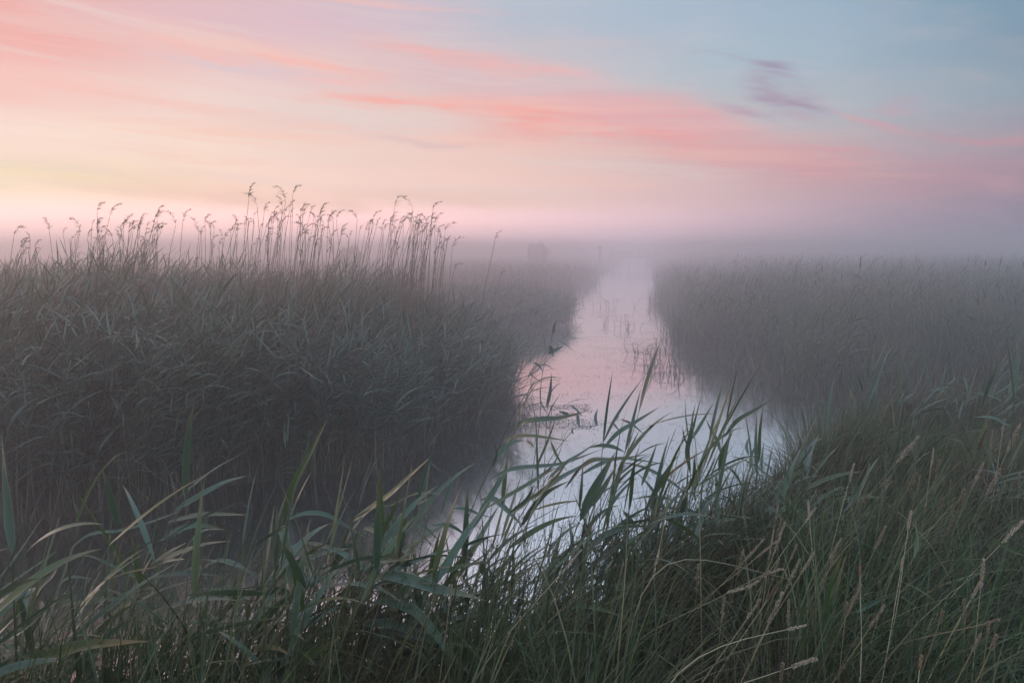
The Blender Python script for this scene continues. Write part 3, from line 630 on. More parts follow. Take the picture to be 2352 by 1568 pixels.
reed('arching_reed', 'tall thin reed arching over to a hooked tip hung with cobweb', CR5, 2.9, [(180,1560),(250,1250),(320,1000),(370,810),(430,650)],
 [([(400,740),(480,530),(600,330),(690,250),(745,240),(770,262)],.015,'leaf_green'),([(390,810),(500,720),(700,690),(900,630),(1085,560)],.014),([(900,1005),(760,940),(600,870),(500,835),(430,848)],.020),([(330,1000),(400,960),(500,965),(560,985)],.012),([(720,1075),(500,1100),(400,1110),(310,1150)],.022)])
reed('slender_reed', 'slender reed with blades rising from the left edge to a fine point', CR5, 2.6, [(60,1540),(140,1300),(215,1080),(290,800)],
 [([(215,1080),(270,850),(355,575)],.012),([(200,1120),(240,1000),(300,830),(375,675)],.012),([(190,1100),(230,1010),(300,950),(340,880)],.028),([(170,1180),(150,1100),(185,1030),(215,1090)],.03),([(230,1090),(250,1180),(255,1310)],.028),([(0,1310),(60,1200),(180,1150),(260,1150)],.02),([(160,1280),(240,1180),(300,1110),(520,1100)],.016)])
reed('slanting_reed', 'two straight fine blades slanting up at the left edge of the bank', CR5, 2.5, [(-120,1500),(-80,1250),(-20,1000)], [([(-30,1000),(120,800),(275,570)],.009),([(-40,1060),(150,930),(350,795)],.011),([(-60,1150),(60,1060),(240,1010)],.02),([(-40,1370),(60,1130),(150,1010),(300,820)],.010,'leaf_green')])
reed('upright_reed', 'upright small reed with one tall bent-over blade above dark water', CR5, 2.7, [(1140,1400),(1135,1150),(1130,960)],
 [([(1130,960),(1125,800),(1128,720),(1170,690),(1290,688)],.022),([(1140,940),(1200,880),(1290,860),(1380,890),(1455,945)],.018),([(1140,940),(1100,907),(1045,932)],.018),([(1130,960),(1140,1000),(1155,985)],.022),([(1140,1140),(1090,1085),(1045,1095)],.02),([(1050,1200),(1120,1130),(1240,1105)],.014)])
reed('hanging_leaf_reed', 'reed with one broad blue leaf folded and hanging straight down', CR5, 2.5, [(1480,1100),(1550,900),(1610,690),(1640,600)],
 [([(1595,700),(1605,683),(1625,690),(1645,800),(1665,970),(1682,1140)],.034),([(1635,640),(1645,540),(1700,400),(1790,230),(1890,30)],.028,'leaf_green'),([(1740,300),(1765,200),(1785,95)],.008),([(1640,636),(1740,595),(1850,595),(1980,660),(2116,745)],.018),([(1500,1040),(1560,930),(1660,790),(1800,760),(1900,780)],.016),([(1520,1060),(1600,1040),(1700,1070),(1780,1115)],.03),([(1490,1210),(1520,1150),(1550,1110)],.02)])
reed('wide_leaf_sedge', 'broad green leaf sweeping low across the bottom left with dewy edge', CR5, 2.0, [(-200,1700),(-120,1620),(-40,1560)], [([(-60,1560),(120,1480),(300,1400),(480,1350),(650,1335),(860,1325)],.042,'leaf_green'),([(-60,1500),(60,1440),(250,1360),(330,1320)],.014),([(-80,1400),(0,1340),(150,1250),(270,1150)],.018)])
reed('short_pale_reed', 'short pale blue blade pointing down beside a yellow-green sedge tip', CR5, 2.1, [(560,1700),(540,1640),(500,1600)], [([(430,1445),(470,1450),(510,1510),(550,1590)],.034),([(590,1620),(598,1500),(585,1400)],.016,'leaf_green'),([(610,1600),(620,1400),(600,1200),(640,1000),(690,850)],.016,'leaf_green'),([(660,1230),(640,1190),(600,1150)],.015)])
reed('rusty_tipped_sedge', 'straight sedge blades with rusty tips rising behind the leaning reed', CR5, 2.6, [(600,1500),(640,1250),(670,1000)], [([(640,1100),(670,900),(700,750),(740,612)],.010,'leaf_rust'),([(760,1000),(640,770),(540,620),(440,465)],.013,'leaf_green'),([(470,1400),(480,1200),(500,960),(530,880)],.013,'leaf_green'),([(300,1360),(500,1290),(700,1240),(860,1130),(1000,1100)],.012),([(820,900),(870,760),(920,510)],.010)])
reed('dark_water_reed', 'fine upright blades over the dark water between two leaning reeds', CR5, 2.7, [(1250,1500),(1270,1250),(1280,1050)], [([(1275,1150),(1290,900),(1335,660)],.010,'leaf_green'),([(1340,1180),(1350,1060),(1420,920)],.012,'leaf_green'),([(1480,1200),(1480,900),(1500,690)],.008),([(1040,1170),(1000,1040),(960,960)],.012),([(1330,1090),(1345,1020),(1365,930)],.02,'leaf_green'),([(1000,1130),(1150,1060),(1350,1060)],.012)])
reed('broad_leaved_reed', 'nearest reed with three broad blue-green leaves bending to the right', CR6, 2.2, [(470,1640),(525,1300),(590,1000),(610,860),(700,600)],
 [([(610,960),(700,948),(800,965),(1000,1030),(1130,1055),(1265,1095)],.038),([(600,1105),(720,1105),(850,1150),(960,1270),(1080,1420),(1220,1560)],.034),([(530,1225),(700,1225),(850,1270),(1085,1338)],.034),([(540,1295),(750,1280),(950,1310),(1130,1345),(1300,1395)],.026),([(615,860),(680,680),(740,560),(782,420)],.014,'leaf_green'),([(610,1010),(700,985),(860,990),(1000,1000)],.014),([(600,1110),(540,1040),(470,1030)],.022),([(490,1230),(380,1250),(200,1290),(20,1300)],.02),([(480,1060),(440,1080),(450,1130),(480,1180)],.024,'leaf_green'),([(560,920),(640,880),(850,850)],.013),([(590,1410),(660,1340),(760,1230)],.02)])
reed('pointed_reed', 'reed pointing up with a long tapering leaf over the dark water', CR6, 2.6, [(300,1150),(400,850),(490,640),(545,460),(590,320)],
 [([(490,645),(600,560),(700,490),(820,380),(945,270)],.028,'leaf_green'),([(545,460),(590,330),(637,190)],.009),([(500,620),(600,560),(720,540),(860,480),(1030,480)],.014),([(310,840),(370,700),(450,450),(500,260)],.009),([(560,675),(640,700),(740,770),(840,860)],.026),([(440,830),(470,770),(530,750)],.022),([(735,700),(750,620),(830,570),(940,500)],.020),([(860,700),(865,500),(878,315)],.009),([(905,640),(920,450),(942,265)],.011,'leaf_green'),([(1000,600),(1050,450),(1130,215)],.009),([(790,640),(850,650),(930,690),(1000,760)],.015),([(950,665),(1040,660),(1120,700),(1160,740)],.018)])
reed('tall_central_reed', 'tall reed left of the bright water with four leaves swept right', CR8, 2.75, [(130,1500),(215,1300),(300,1120),(390,900),(450,770),(530,640)],
 [([(510,660),(560,600),(612,515)],.012,'leaf_green'),([(440,890),(520,820),(620,805),(800,790),(985,742)],.024),([(385,965),(470,925),(560,920),(700,935),(865,962)],.018,'leaf_green'),([(332,1080),(400,1000),(460,965),(530,955)],.024),([(215,1380),(300,1370),(380,1430),(470,1520),(530,1580)],.030),([(20,1440),(120,1450),(200,1480),(300,1510)],.016),([(300,1150),(330,1050),(300,930)],.010),([(545,955),(580,980),(600,1010)],.014,'leaf_green')])
reed('swept_reed', 'dark green reed with long leaves sweeping right across the bright water', CR8, 2.9, [(380,1700),(560,1400),(640,1250),(720,1080),(880,880)],
 [([(270,1240),(420,1165),(600,1140),(740,1130),(1110,1010)],.024),([(640,1340),(760,1240),(900,1160),(1040,1080)],.028),([(700,1230),(820,1120),(930,1050),(1060,960)],.022),([(450,1320),(600,1240),(720,1150),(800,1010)],.018),([(480,1420),(640,1330),(780,1190),(850,1080)],.020,'leaf_green'),([(600,1180),(680,1000),(770,760)],.012,'leaf_green'),([(500,1580),(590,1440),(690,1330),(860,1240)],.026),([(720,960),(760,1060),(840,1180)],.012,'leaf_green')])
reed('fan_reed', 'reed with a fan of slim leaves crossing the middle of the bright water', CR8, 3.0, [(1060,1700),(1080,1350),(1090,1010),(1115,860)],
 [([(1095,965),(1120,750),(1165,445)],.012),([(1095,968),(1180,800),(1270,660),(1385,500)],.014),([(1093,1015),(1200,900),(1330,820),(1505,712)],.022),([(930,1205),(1040,1140),(1180,1085),(1380,1100),(1570,1130)],.022),([(900,1180),(1020,1100),(1180,1090),(1440,1050)],.020,'leaf_green'),([(820,1300),(960,1120),(1010,1085),(1200,1080)],.014),([(1130,1400),(1200,1260),(1340,1130),(1450,1050)],.014)])
reed('twin_leaf_reed', 'short reed in the bright gap with two joined upright blades', CR8, 3.1, [(1700,1600),(1718,1350),(1722,1180)],
 [([(1720,1185),(1700,1020),(1725,900),(1740,740)],.024),([(1730,950),(1790,850),(1890,680)],.016),([(1700,990),(1675,925),(1665,860)],.010),([(1715,980),(1690,800),(1682,650)],.008),([(1725,900),(1740,780),(1760,680)],.008)])
reed('four_leaf_reed', 'reed right of the bright gap with a wide leaf each side of its stem', CR8, 3.2, [(1885,1640),(1915,1350),(1940,1080),(1965,880),(2010,740)],
 [([(1940,1045),(1915,960),(1870,880),(1832,800)],.024),([(1928,1175),(1950,1060),(1990,960),(2032,880)],.026,'leaf_green'),([(1970,885),(1990,760),(2068,395)],.011),([(1965,930),(2060,810),(2180,740),(2345,640)],.020),([(1968,870),(2060,690),(2160,520),(2255,360)],.009)])
reed('paired_reed', 'paired upright blades where the bright water meets the grassy bank', CR8, 3.3, [(2150,1600),(2180,1350),(2200,1150)],
 [([(2200,1230),(2190,980),(2200,740)],.018),([(2212,1120),(2220,900),(2243,700)],.018,'leaf_green'),([(2145,1180),(2165,1050),(2200,960)],.014),([(2138,1060),(2125,1000),(2142,925)],.016),([(2230,1200),(2235,1080),(2250,960)],.014)])
reed('cut_bladed_sedge', 'stout yellow-green sedge with bluntly broken brown tips against bright water', CR8, 2.9, [(1150,1700),(1160,1450),(1170,1300)],
 [([(1160,1350),(1190,1050),(1230,850),(1285,668)],.016,'leaf_green'),([(1285,1450),(1310,1200),(1332,1030)],.020,'leaf_green'),([(1370,1280),(1430,1120),(1485,968)],.018,'leaf_green'),([(1745,1300),(1750,1150),(1755,1030)],.020,'leaf_green'),([(1700,1320),(1780,1160),(1865,1000)],.016,'leaf_green'),([(1800,1290),(1850,1190),(1912,1060)],.010,'leaf_green')], cat='sedge')
reed('orange_leaf_sedge', 'sedge with one long orange leaf against the bright water', CR8, 3.0, [(1400,1600),(1450,1450),(1480,1300)], [([(1470,1350),(1560,1210),(1700,1100),(1868,1000)],.014,'leaf_rust'),([(1440,1500),(1560,1440),(1700,1465)],.012,'leaf_rust'),([(1500,1300),(1560,1160),(1660,1030)],.012,'leaf_green')], cat='sedge')
reed('dark_bladed_reed', 'wide dark green blades rising in front of the bright water', CR8, 2.6, [(860,1700),(920,1550),(960,1450)],
 [([(930,1530),(1010,1350),(1080,1220),(1185,1035)],.040),([(1010,1430),(1100,1290),(1200,1120)],.026),([(370,1420),(390,1230),(412,1040)],.018,'leaf_green'),([(420,1480),(540,1390),(600,1270)],.022),([(1840,1200),(1880,1280),(1900,1340)],.012)])
reed('distant_reed', 'thin dark reed standing in open water with crossed leaves', CR8, 6.8, [(600,1100),(640,820),(655,500),(690,340),(720,240),(745,150)],
 [([(738,190),(742,140),(762,90)],.040),([(760,95),(795,100),(826,135)],.025),([(700,335),(745,310),(808,280)],.045),([(715,275),(728,320),(743,362)],.045),([(600,395),(640,425),(667,467)],.03),([(760,230),(830,270),(905,330)],.012),([(620,420),(680,412),(745,448)],.014),([(560,470),(610,510),(660,545)],.014)], sm='reed_stem', lm='reed_bed', sr=.0055)
reed('emergent_reed', 'dark upright reed leaf growing from the water left of the ditch middle', CR8, 6.4, [(680,1000),(690,800),(700,650)], [([(690,720),(715,600),(725,470)],.035),([(700,640),(760,560),(800,540)],.012),([(690,760),(650,680),(640,560)],.012),([(680,850),(720,730),(800,600)],.012)], sm='reed_stem', lm='reed_bed', sr=.005)
reed('nodding_reed', 'thin nodding reed with small dark leaves over the silver water', CR8, 4.2, [(700,1250),(780,1050),(860,860),(1000,860),(1140,825),(1250,795)],
 [([(1000,865),(1020,850),(1045,852)],.018),([(1050,850),(1040,790),(1056,725)],.022),([(1185,810),(1195,790),(1212,775)],.020),([(1225,805),(1290,830),(1400,920)],.016),([(1170,830),(1190,860),(1220,890)],.014),([(880,910),(872,885),(878,865)],.014),([(910,750),(918,830),(930,880)],.022),([(860,700),(910,740),(945,780)],.016),([(775,745),(840,770),(780,790)],.02),([(800,720),(880,670),(1000,655)],.014)], sm='reed_stem', lm='reed_bed', sr=.0022)
reed('right_edge_reed', 'tall reed with blue leaf rising in front of the dark right water', CR7, 4.6, [(960,450),(1010,300),(1100,150),(1150,20),(1190,-90)], [([(1110,40),(1140,-40),(1180,-120)],.02),([(905,230),(930,60),(960,-80)],.02),([(1120,120),(1180,-30),(1230,-170),(1262,-230)],.016),([(1140,60),(1160,-150),(1175,-250)],.012)])
reed('far_right_reed', 'tall reed blades at the right edge above the bank', CR7, 3.6, [(1900,300),(1910,100),(1920,-50)], [([(1915,60),(1900,-100),(1870,-290)],.02),([(1925,20),(1935,-150),(1930,-280)],.018),([(1900,200),(1800,150),(1700,148)],.02),([(1740,100),(1800,-60),(1890,-210)],.018)])
reed('blue_bladed_reed', 'pale blue horizontal blade lying over the grassy bank', CR7, 3.2, [(900,900),(950,760),(960,690)], [([(525,650),(640,640),(760,645),(930,655),(1060,690)],.022),([(950,690),(1050,700),(1130,740),(1300,745)],.022),([(980,745),(1100,745),(1240,755)],.014),([(1000,660),(1080,560),(1140,440),(1200,350)],.018),([(880,640),(960,590),(1100,575),(1270,575)],.02,'leaf_green')], lift=1.42)
reed('iris_like_sedge', 'bright green upright sedge blades with brown tips low in the right grass', CR7, 2.1, [(880,1640),(885,1560),(890,1500)],
 [([(880,1560),(915,1300),(960,1080),(1022,870)],.026,'leaf_green'),([(890,1540),(885,1300),(870,1100),(820,885)],.016,'leaf_green'),([(900,1300),(930,1060),(1008,862)],.018,'leaf_green'),([(905,1560),(960,1400),(960,1250)],.014,'leaf_green'),([(930,1560),(1040,1300),(1075,1120)],.018,'leaf_green'),([(840,1500),(780,1200),(750,1080)],.010,'leaf_green')], cat='sedge', lift=1.42)
reed('yellow_bladed_sedge', 'yellow-green sedge blades crossing at the lower right edge', CR7, 2.1, [(1600,1700),(1600,1560),(1580,1420)], [([(1580,1500),(1570,1300),(1480,1120),(1290,1010)],.014,'leaf_green'),([(1560,1560),(1700,1250),(1850,1030),(1990,860)],.009,'leaf_green'),([(1420,1480),(1400,1400),(1480,1290)],.014),([(1300,1400),(1400,1320),(1560,1290)],.012),([(1070,1190),(1160,1140),(1290,1090)],.016),([(1380,900),(1400,800),(1385,690)],.012,'leaf_green'),([(1800,790),(1880,850),(1980,890)],.010,'leaf_green'),([(1660,880),(1800,1100),(1700,1300)],.012,'leaf_green')], cat='sedge', lift=1.42)
reed('arched_pale_sedge', 'pale sedge leaf arching from the bank grass towards the lower right', CR6, 2.3, [(1640,1640),(1660,1500),(1640,1380)], [([(1700,1140),(1800,1125),(1950,1150),(2060,1190),(2200,1260)],.014,'leaf_green'),([(1600,970),(1680,1040),(1800,1170),(1860,1360)],.012),([(1600,975),(1740,830),(1900,700),(2120,650)],.009,'leaf_green'),([(1625,1520),(1620,1300),(1630,1070)],.017),([(1640,1500),(1690,1250),(1712,1070)],.024),([(1620,1560),(1520,1420),(1400,1260),(1300,1130)],.034),([(1520,1300),(1570,1150),(1600,990)],.022,'leaf_green')], lift=1.42)

# more reeds fringing the near bank, each a plant of its own
fr = np.random.default_rng(2024)
def small_reed(x, y, H, nl, leafL, w, label, group, lean=.36, wind=.12, green=.3, name='bank_reed'):
    z = max(gz(x, y), -.1); root = empty(name, (x, y, z), label, 'reed', group)
    a = fr.normal(wind, .5); lx, ly = lean*math.cos(a), lean*math.sin(a)
    pts = [(0,0,0), (lx*.3*H, ly*.3*H, H*.45), (lx*H, ly*H, H*.97)]; mb = MB(); C = tube(mb, pts, .003, .0014, 5, 14); mb.build('stem', M['hero_stem'], root)
    for k in range(nl):
        t = .3 + .7*(k+.5)/nl; b = C[min(13, int(t*13))]; az = fr.normal(.1, .7) if fr.random() < .75 else fr.uniform(-3, 3)
        mb = MB(); up = t > .9
        blades(mb, b[None, :], [az], [fr.uniform(.1, .4) if up else fr.uniform(.6, 1.15)], [fr.uniform(0, .4) if up else fr.uniform(.2, 1.1)], [leafL*fr.uniform(.65, 1.15)], w*fr.uniform(.7, 1.2), 12, fold=fr.uniform(.1, .35), roll=fr.normal(0, .4), twist=fr.normal(0, .7), curl=fr.normal(0, .2))
        mb.build('leaf', M['leaf_green' if fr.random() < green else 'leaf'], root)
ZONES = [(-2.5,-1.1,1.8,2.9,.5,.95,40,'in the lower left corner','.'),(-1.2,-.35,2.0,3.0,.5,.95,38,'left of centre over the dark water','.'),(-.45,.75,2.6,3.6,.7,1.15,72,'in the dense clump before the bright water','.'),(.5,1.3,2.9,4.1,.5,.82,14,'at the bright water edge','.'),(1.3,3.0,3.6,5.6,.45,.75,18,'along the right bank crest','.'),(2.8,5.5,5.2,8.2,.5,.85,22,'farther up the right bank','.')]
for (x0, x1, y0, y1, h0, h1, n, where, _) in ZONES:
    for k in range(n):
        x, y = fr.uniform(x0, x1), fr.uniform(y0, y1)
        lim = np.interp(x, NEARA[:, 0], NEARA[:, 1])+.2; y = min(y, lim); tallish = fr.random() < .4
        small_reed(x, y, fr.uniform(h0, h1)*(1.08 if tallish else .85), int(fr.integers(6, 10)), .38, .026 if x0 < -.5 else .020, f'{"taller" if tallish else "low"} leafy reed {where}', f'{"taller" if tallish else "low"} leafy reeds {where}')

# single reeds standing out at the front of the left reed bed, their leaves catching the sky
for k in range(44):
    x = fr.uniform(-5.6, .1); yl = np.interp(x, [-10,-4.35,-1.3,-.26], [5,5.9,7.4,8.9]); y = yl + fr.uniform(-.1, .5); tl_ = x < -2.6
    w_ = 'in the left part' if x < -3.6 else 'in the middle' if x < -1.8 else 'towards the right end'; big = fr.random() < .5
    small_reed(x, y, fr.uniform(.95, 1.35) if big else fr.uniform(.5, .95), int(fr.integers(6, 11)), .44, .021, f'{"taller" if big else "shorter"} blue-green reed at the front edge of the left bed, {w_}', f'{"taller" if big else "shorter"} reeds at the front of the left bed, {w_}', lean=.3, green=.1, name='edge_reed')

# ------------------------------------------------------------------ seed-headed grasses
def seed_grass(base_px, tip_px, cr, d, k, fat=1.0, m='seed', label='', group=None, mid=None, stalk=.42):
    zt = U(*cr(tip_px), d)[2]; want = (1.36 if d < 3.4 else 1.42) + fr.uniform(-.05, .10)
    if zt < want: d *= (CAMH-want)/(CAMH-zt)      # stand it where its head tops the grass
    a, b = U(*cr(base_px), d), U(*cr(tip_px), d + fr.uniform(-.06, .06)); ax = b-a; L = np.linalg.norm(ax)
    drop = a - ax/L*stalk + np.array([0, 0, -.04]); zb = max(gz(drop[0], drop[1]), 0)
    base = np.array([drop[0]-np.clip(ax[0]/max(ax[2], .1), -.5, .5)*max(drop[2]-zb, 0)*.5, drop[1], zb])
    if drop[2] < zb + .05: drop = (a+base)/2
    root = empty('seed_grass', tuple(base), label, 'grass', group); mb = MB(); tube(mb, [p-base for p in (base, drop, a, a+ax*.9)], .0021, .0011, 5, 16); mb.build('stalk', M['straw'], root)
    pts = [a, (a+b)/2 if mid is None else U(*cr(mid), d), b]; C = smooth_path(pts, 40); T = np.gradient(C, axis=0); T /= np.linalg.norm(T, axis=1)[:, None]
    n = int(130*fat); i = fr.integers(0, 40, n); t = i/40; B = C[i]; r_ = fr.normal(0, 1, (n, 3)); r_ -= (r_*T[i]).sum(1)[:, None]*T[i]; r_ /= np.linalg.norm(r_, axis=1)[:, None]
    d_ = T[i]*.85 + r_*fr.uniform(.25, .6, (n, 1))*fat; d_ /= np.linalg.norm(d_, axis=1)[:, None]
    az = np.arctan2(d_[:, 1], d_[:, 0]); tl = np.arccos(np.clip(d_[:, 2], -1, 1)); Ls = L*.14*fr.uniform(.6, 1.2, n)*(1-.55*np.abs(t-.35)*1.4)
    mb = MB(); blades(mb, B-base, az, tl, 0, np.clip(Ls, .008, .04), .0060*fr.uniform(.7, 1.3, n)*min(fat, 1.3), 3, roll=fr.uniform(-1.5, 1.5, n)); mb.build('seed_head', M[m], root)
SEEDS = [((1290,390),(1405,255),4.0,1.5),((1035,490),(1060,400),3.9,1),((1120,480),(1145,400),3.9,1),((1690,530),(1750,395),3.3,1.1),((1720,320),(1765,220),3.9,1.2),((1880,330),(1945,190),3.6,1.5),((1770,560),(1840,430),3.2,1.5),((1560,750),(1590,680),3.0,.9),((1850,820),(1965,700),2.6,1),
 ((1690,1110),(1740,1020),2.4,1.2),((1650,1260),(1650,1120),2.3,.8),((1770,1330),(1780,1250),2.2,.8),((1790,1390),(1820,1320),2.1,1),((470,920),(580,800),2.7,.8),((625,895),(690,715),2.8,.8),((612,880),(630,760),2.9,.8),((640,700),(660,595),3.3,1),((720,910),(755,830),2.8,.9),((930,900),(990,800),2.8,.9),((780,980),(845,875),2.6,1),((700,1060),(770,910),2.5,.9),((600,1120),(660,1030),2.5,1.5),((710,1280),(712,1130),2.3,1),((710,1280),(800,1260),2.3,.9),((352,1250),(370,1100),2.3,.8),((1092,1000),(1092,930),2.5,1),((1015,1210),(1022,1140),2.3,1),((1200,1080),(1195,1030),2.4,1),((1310,970),(1322,905),2.6,1),((1350,740),(1365,650),2.9,1.2),((730,1480),(850,1438),2.0,1.4),((670,1550),(680,1470),2.0,1),((1690,1400),(1735,1310),2.1,.9),((1760,1250),(1832,1230),2.2,.8),((1520,640),(1535,560),3.1,1),((1410,1500),(1420,1420),2.1,1),((1790,310),(1800,220),4.0,1),((1850,250),(1865,160),4.1,1),((1230,420),(1235,340),4.2,.9),((220,1080),(230,940),2.5,.9),((20,850),(-10,1000),2.6,.8),((1515,1250),(1535,1190),2.2,1),((1940,540),(1945,450),3.2,.9),((1470,420),(1485,320),3.8,1)]
for k, (a, b, d, fat) in enumerate(SEEDS):
    brown = k in (25, 35, 21, 4); py = CR7(b)[1]; px = CR7(b)[0]
    ver = 'high on the bank' if py < 1110 else 'halfway down the bank' if py < 1300 else 'low in the grass'
    hor = 'near the bright water' if px < 1800 else 'mid bank' if px < 2100 else 'towards the right edge'
    kind = 'plump brown' if brown else 'fluffy pale' if fat > 1.15 else 'slim pale'
    seed_grass(a, b, CR7, d, k, fat, 'seed_brown' if brown else 'seed', f'{kind} grass seed head {ver}, {hor}', f'{kind} seed heads {ver}, {hor}')
for k in range(26):
    px, py = fr.uniform(1650, 2340), 0; py = np.interp(px, [1650, 2340], [1230, 1010]) + abs(fr.normal(0, 150)); d = float(np.clip((CAMH-1.3)/math.tan(math.atan((py-784)/FD)+TILT), 1.9, 6)); a = (px, min(py, 1540)); l_ = fr.uniform(28, 48)*3/d
    ln = fr.normal(.35, .3); seed_grass(a, (a[0]+l_*math.sin(ln), a[1]-l_*math.cos(ln)), lambda p: p, d, 200+k, fr.uniform(.8, 1.3), 'seed', f'small buff seed head scattered {"on the upper slope" if py < 1250 else "on the lower slope"} of the right bank', f'buff seed heads {"on the upper slope" if py < 1250 else "on the lower slope"} of the right bank')
seed_grass((380,1090), (600,975), CR7, 2.4, 90, .9, 'seed', 'long curved pale seed head arching over the lower bank', mid=(520,1040))
seed_grass((600,985), (705,1010), CR7, 2.4, 91, .8, 'seed', 'bent seed head drooping at the end of an arched stalk', mid=(670,962))
for k, (a, b) in enumerate([((960,790),(840,650)),((1700,930),(1805,810)),((2020,1000),(2050,880)),((1050,1130),(1065,1010))]):
    seed_grass(a, b, CR6, 2.5, 95+k, .7, 'seed', 'slim buff seed head among the reed leaves at bottom centre', 'buff seed heads among the central reed leaves')

# ------------------------------------------------------------------ rush clumps with brown flower clusters
def rush_clump(x, y, n, H, spread, label, group=None):
    n = max(n, 44)
    z = gz(x, y); root = empty('rush_clump', (x, y, z), label, 'rush', group); a = fr.uniform(-3.14, 3.14, n)
    B = np.column_stack([fr.normal(0, .05, n), fr.normal(0, .05, n), np.zeros(n)]); mb = MB()
    C = stems(mb, B, np.where(fr.random(n) < .6, fr.normal(.3, .6, n), a), np.abs(fr.normal(.1, .1, n))+spread*.2, np.abs(fr.normal(.45, .25, n))*spread*2, fr.uniform(.7, 1.1, n)*H, .0019, 8, 1.2); mb.build('stems', M['rush'], root)
    mb = MB()
    for i in range(n):
        if fr.random() < .7:
            p = C[i, 6] + fr.normal(0, .004, 3); m = 30; q = p + fr.normal(0, .011, (m, 3))*np.array([1.2, 1.2, 1.4]); dd = q-p
            blades(mb, q, np.arctan2(dd[:, 1], dd[:, 0]), fr.uniform(.2, 1.3, m), 0, fr.uniform(.006, .013, m), .0042, 2, roll=fr.uniform(-1.5, 1.5, m))
            blades(mb, np.repeat(p[None, :], 8, 0), fr.uniform(-3, 3, 8), fr.uniform(.2, 1.2, 8), .3, fr.uniform(.015, .04, 8), .0016, 3)
    mb.build('flower_clusters', M['rush_flower'], root)
for (x, y, n, H, s, lab, grp) in [(-.55,1.95,60,.62,.5,'dark bushy rush clump with brown flowers at bottom centre left',None),(-.35,1.75,50,.55,.6,'lowest rush clump crowded with brown flowers below the broad leaves',None),(-.62,2.25,24,.75,.4,'thin rush clump rising beside the hanging blue leaf',None),(.12,2.4,30,.85,.5,'rush clump with brown flowers within the central reeds',None),(.55,2.65,34,.8,.5,'rush clump against the right part of the bright water',None),
  (.95,3.0,40,.75,.5,'rush clump on the bank corner beside the bright water',None),(1.25,3.3,44,.75,.6,'broad windswept rush clump where the bank turns',None),(1.7,3.9,44,.72,.6,'rush clump with rusty flowers on the bank crest','rush clumps on the bank crest'),(2.1,4.4,44,.7,.6,'rush clump with rusty flowers on the bank crest','rush clumps on the bank crest'),(1.5,2.9,40,.7,.6,'rush clump in mid slope among tangled grass','rush clumps in mid slope'),(2.3,3.6,40,.7,.6,'rush clump in mid slope among tangled grass','rush clumps in mid slope'),(2.9,5.2,40,.75,.6,'rush clump far up the right bank','rush clumps far up the right bank'),(3.6,5.9,40,.75,.6,'rush clump far up the right bank','rush clumps far up the right bank'),(.35,1.8,34,.5,.6,'dark rush clump at the bottom edge right of centre',None),(.75,1.9,34,.55,.6,'rush clump low under the slanting sedge leaves',None)]:
    rush_clump(x, y, n, H, s, lab, grp)

# ------------------------------------------------------------------ broken reeds in the ditch water
def bent_reed(x, y, label, group, H=.5):
    root = empty('broken_reed', (x, y, -.05), label, 'reed', group); s = fr.choice([-1, 1], p=[.65, .35]); mb = MB(); H *= .8
    k = np.array([fr.normal(0, .08), fr.normal(0, .05), H*fr.uniform(.5, 1)]); e = k + np.array([s*fr.uniform(.12, .4), fr.normal(0, .1), fr.uniform(-.3, .06)*H])
    tube(mb, [np.zeros(3), k*.6, k], .007, .005, 4, 6); tube(mb, [k, (k+e)/2+np.array([0, 0, .02]), e], .004, .002, 4, 6); mb.build('stem', M['reed_stem'], root)
    for q in range(fr.integers(1, 4)):
        mb = MB(); b = k*fr.uniform(.4, 1); blades(mb, b[None, :], [0 if s > 0 else 3.14], [fr.uniform(.6, 1.6)], [fr.uniform(.2, 1)], [fr.uniform(.15, .3)], .014, 5); mb.build('leaf', M['reed_bed'], root)
for n, (x0, x1, y0, y1), w in ((62, (2.6,4.1,12.2,16.0), 'beside the right bank in the middle of the ditch'), (14, (2.9,4.0,20,22.5), 'along the left bank of the long ditch'), (10, (3.4,4.4,26,30), 'across the narrow part of the ditch'), (12, (4.9,5.9,24,29), 'below the right bank of the long ditch'), (12, (-.1,.55,8.8,12.5), 'off the tip of the left reed bed')):
    for k in range(n):
        x, y = fr.uniform(x0, x1), fr.uniform(y0, y1)
        bent_reed(x, y, f'broken bent reed standing in water {w}', f'broken reeds {w}', fr.uniform(.3, .75))

# ------------------------------------------------------------------ far bush, footbridge and post in the mist
def bush(x, y, w, h, label):
    root = empty('bush', (x, y, gz(x, y)), label, 'bush'); mb = MB()
    for a in np.linspace(0, 6.28, 6)[:-1]: tube(mb, [(0,0,0), (math.cos(a)*w*.15, math.sin(a)*w*.15, h*.4), (math.cos(a)*w*.35, math.sin(a)*w*.35, h*.8)], .06, .015, 5, 6)
    mb.build('trunk', M['bark'], root); mb = MB(); n = 2600; q = fr.normal(0, 1, (n, 3)); q /= np.linalg.norm(q, axis=1)[:, None]; q *= fr.uniform(.35, 1, (n, 1))**.5
    P = q*np.array([w/2, w/2, h*.42])*(1+.15*np.sin(q[:, :1]*7)) + np.array([0, 0, h*.56])
    blades(mb, P, fr.uniform(-3, 3, n), fr.uniform(.2, 1.6, n), .3, fr.uniform(.15, .3, n), .12, 2); mb.build('crown', M['bush'], root)
bush(3.2, 84, 2.8, 3.2, 'round bush dimly seen through mist beyond the far left reeds')
bush(-14, 60, 2.2, 2.6, 'faint low bush lost in mist behind the left reed bed')
fb = empty('footbridge', (18.6, 105, .3), 'faint arched wooden footbridge across the far end of the ditch', 'bridge')
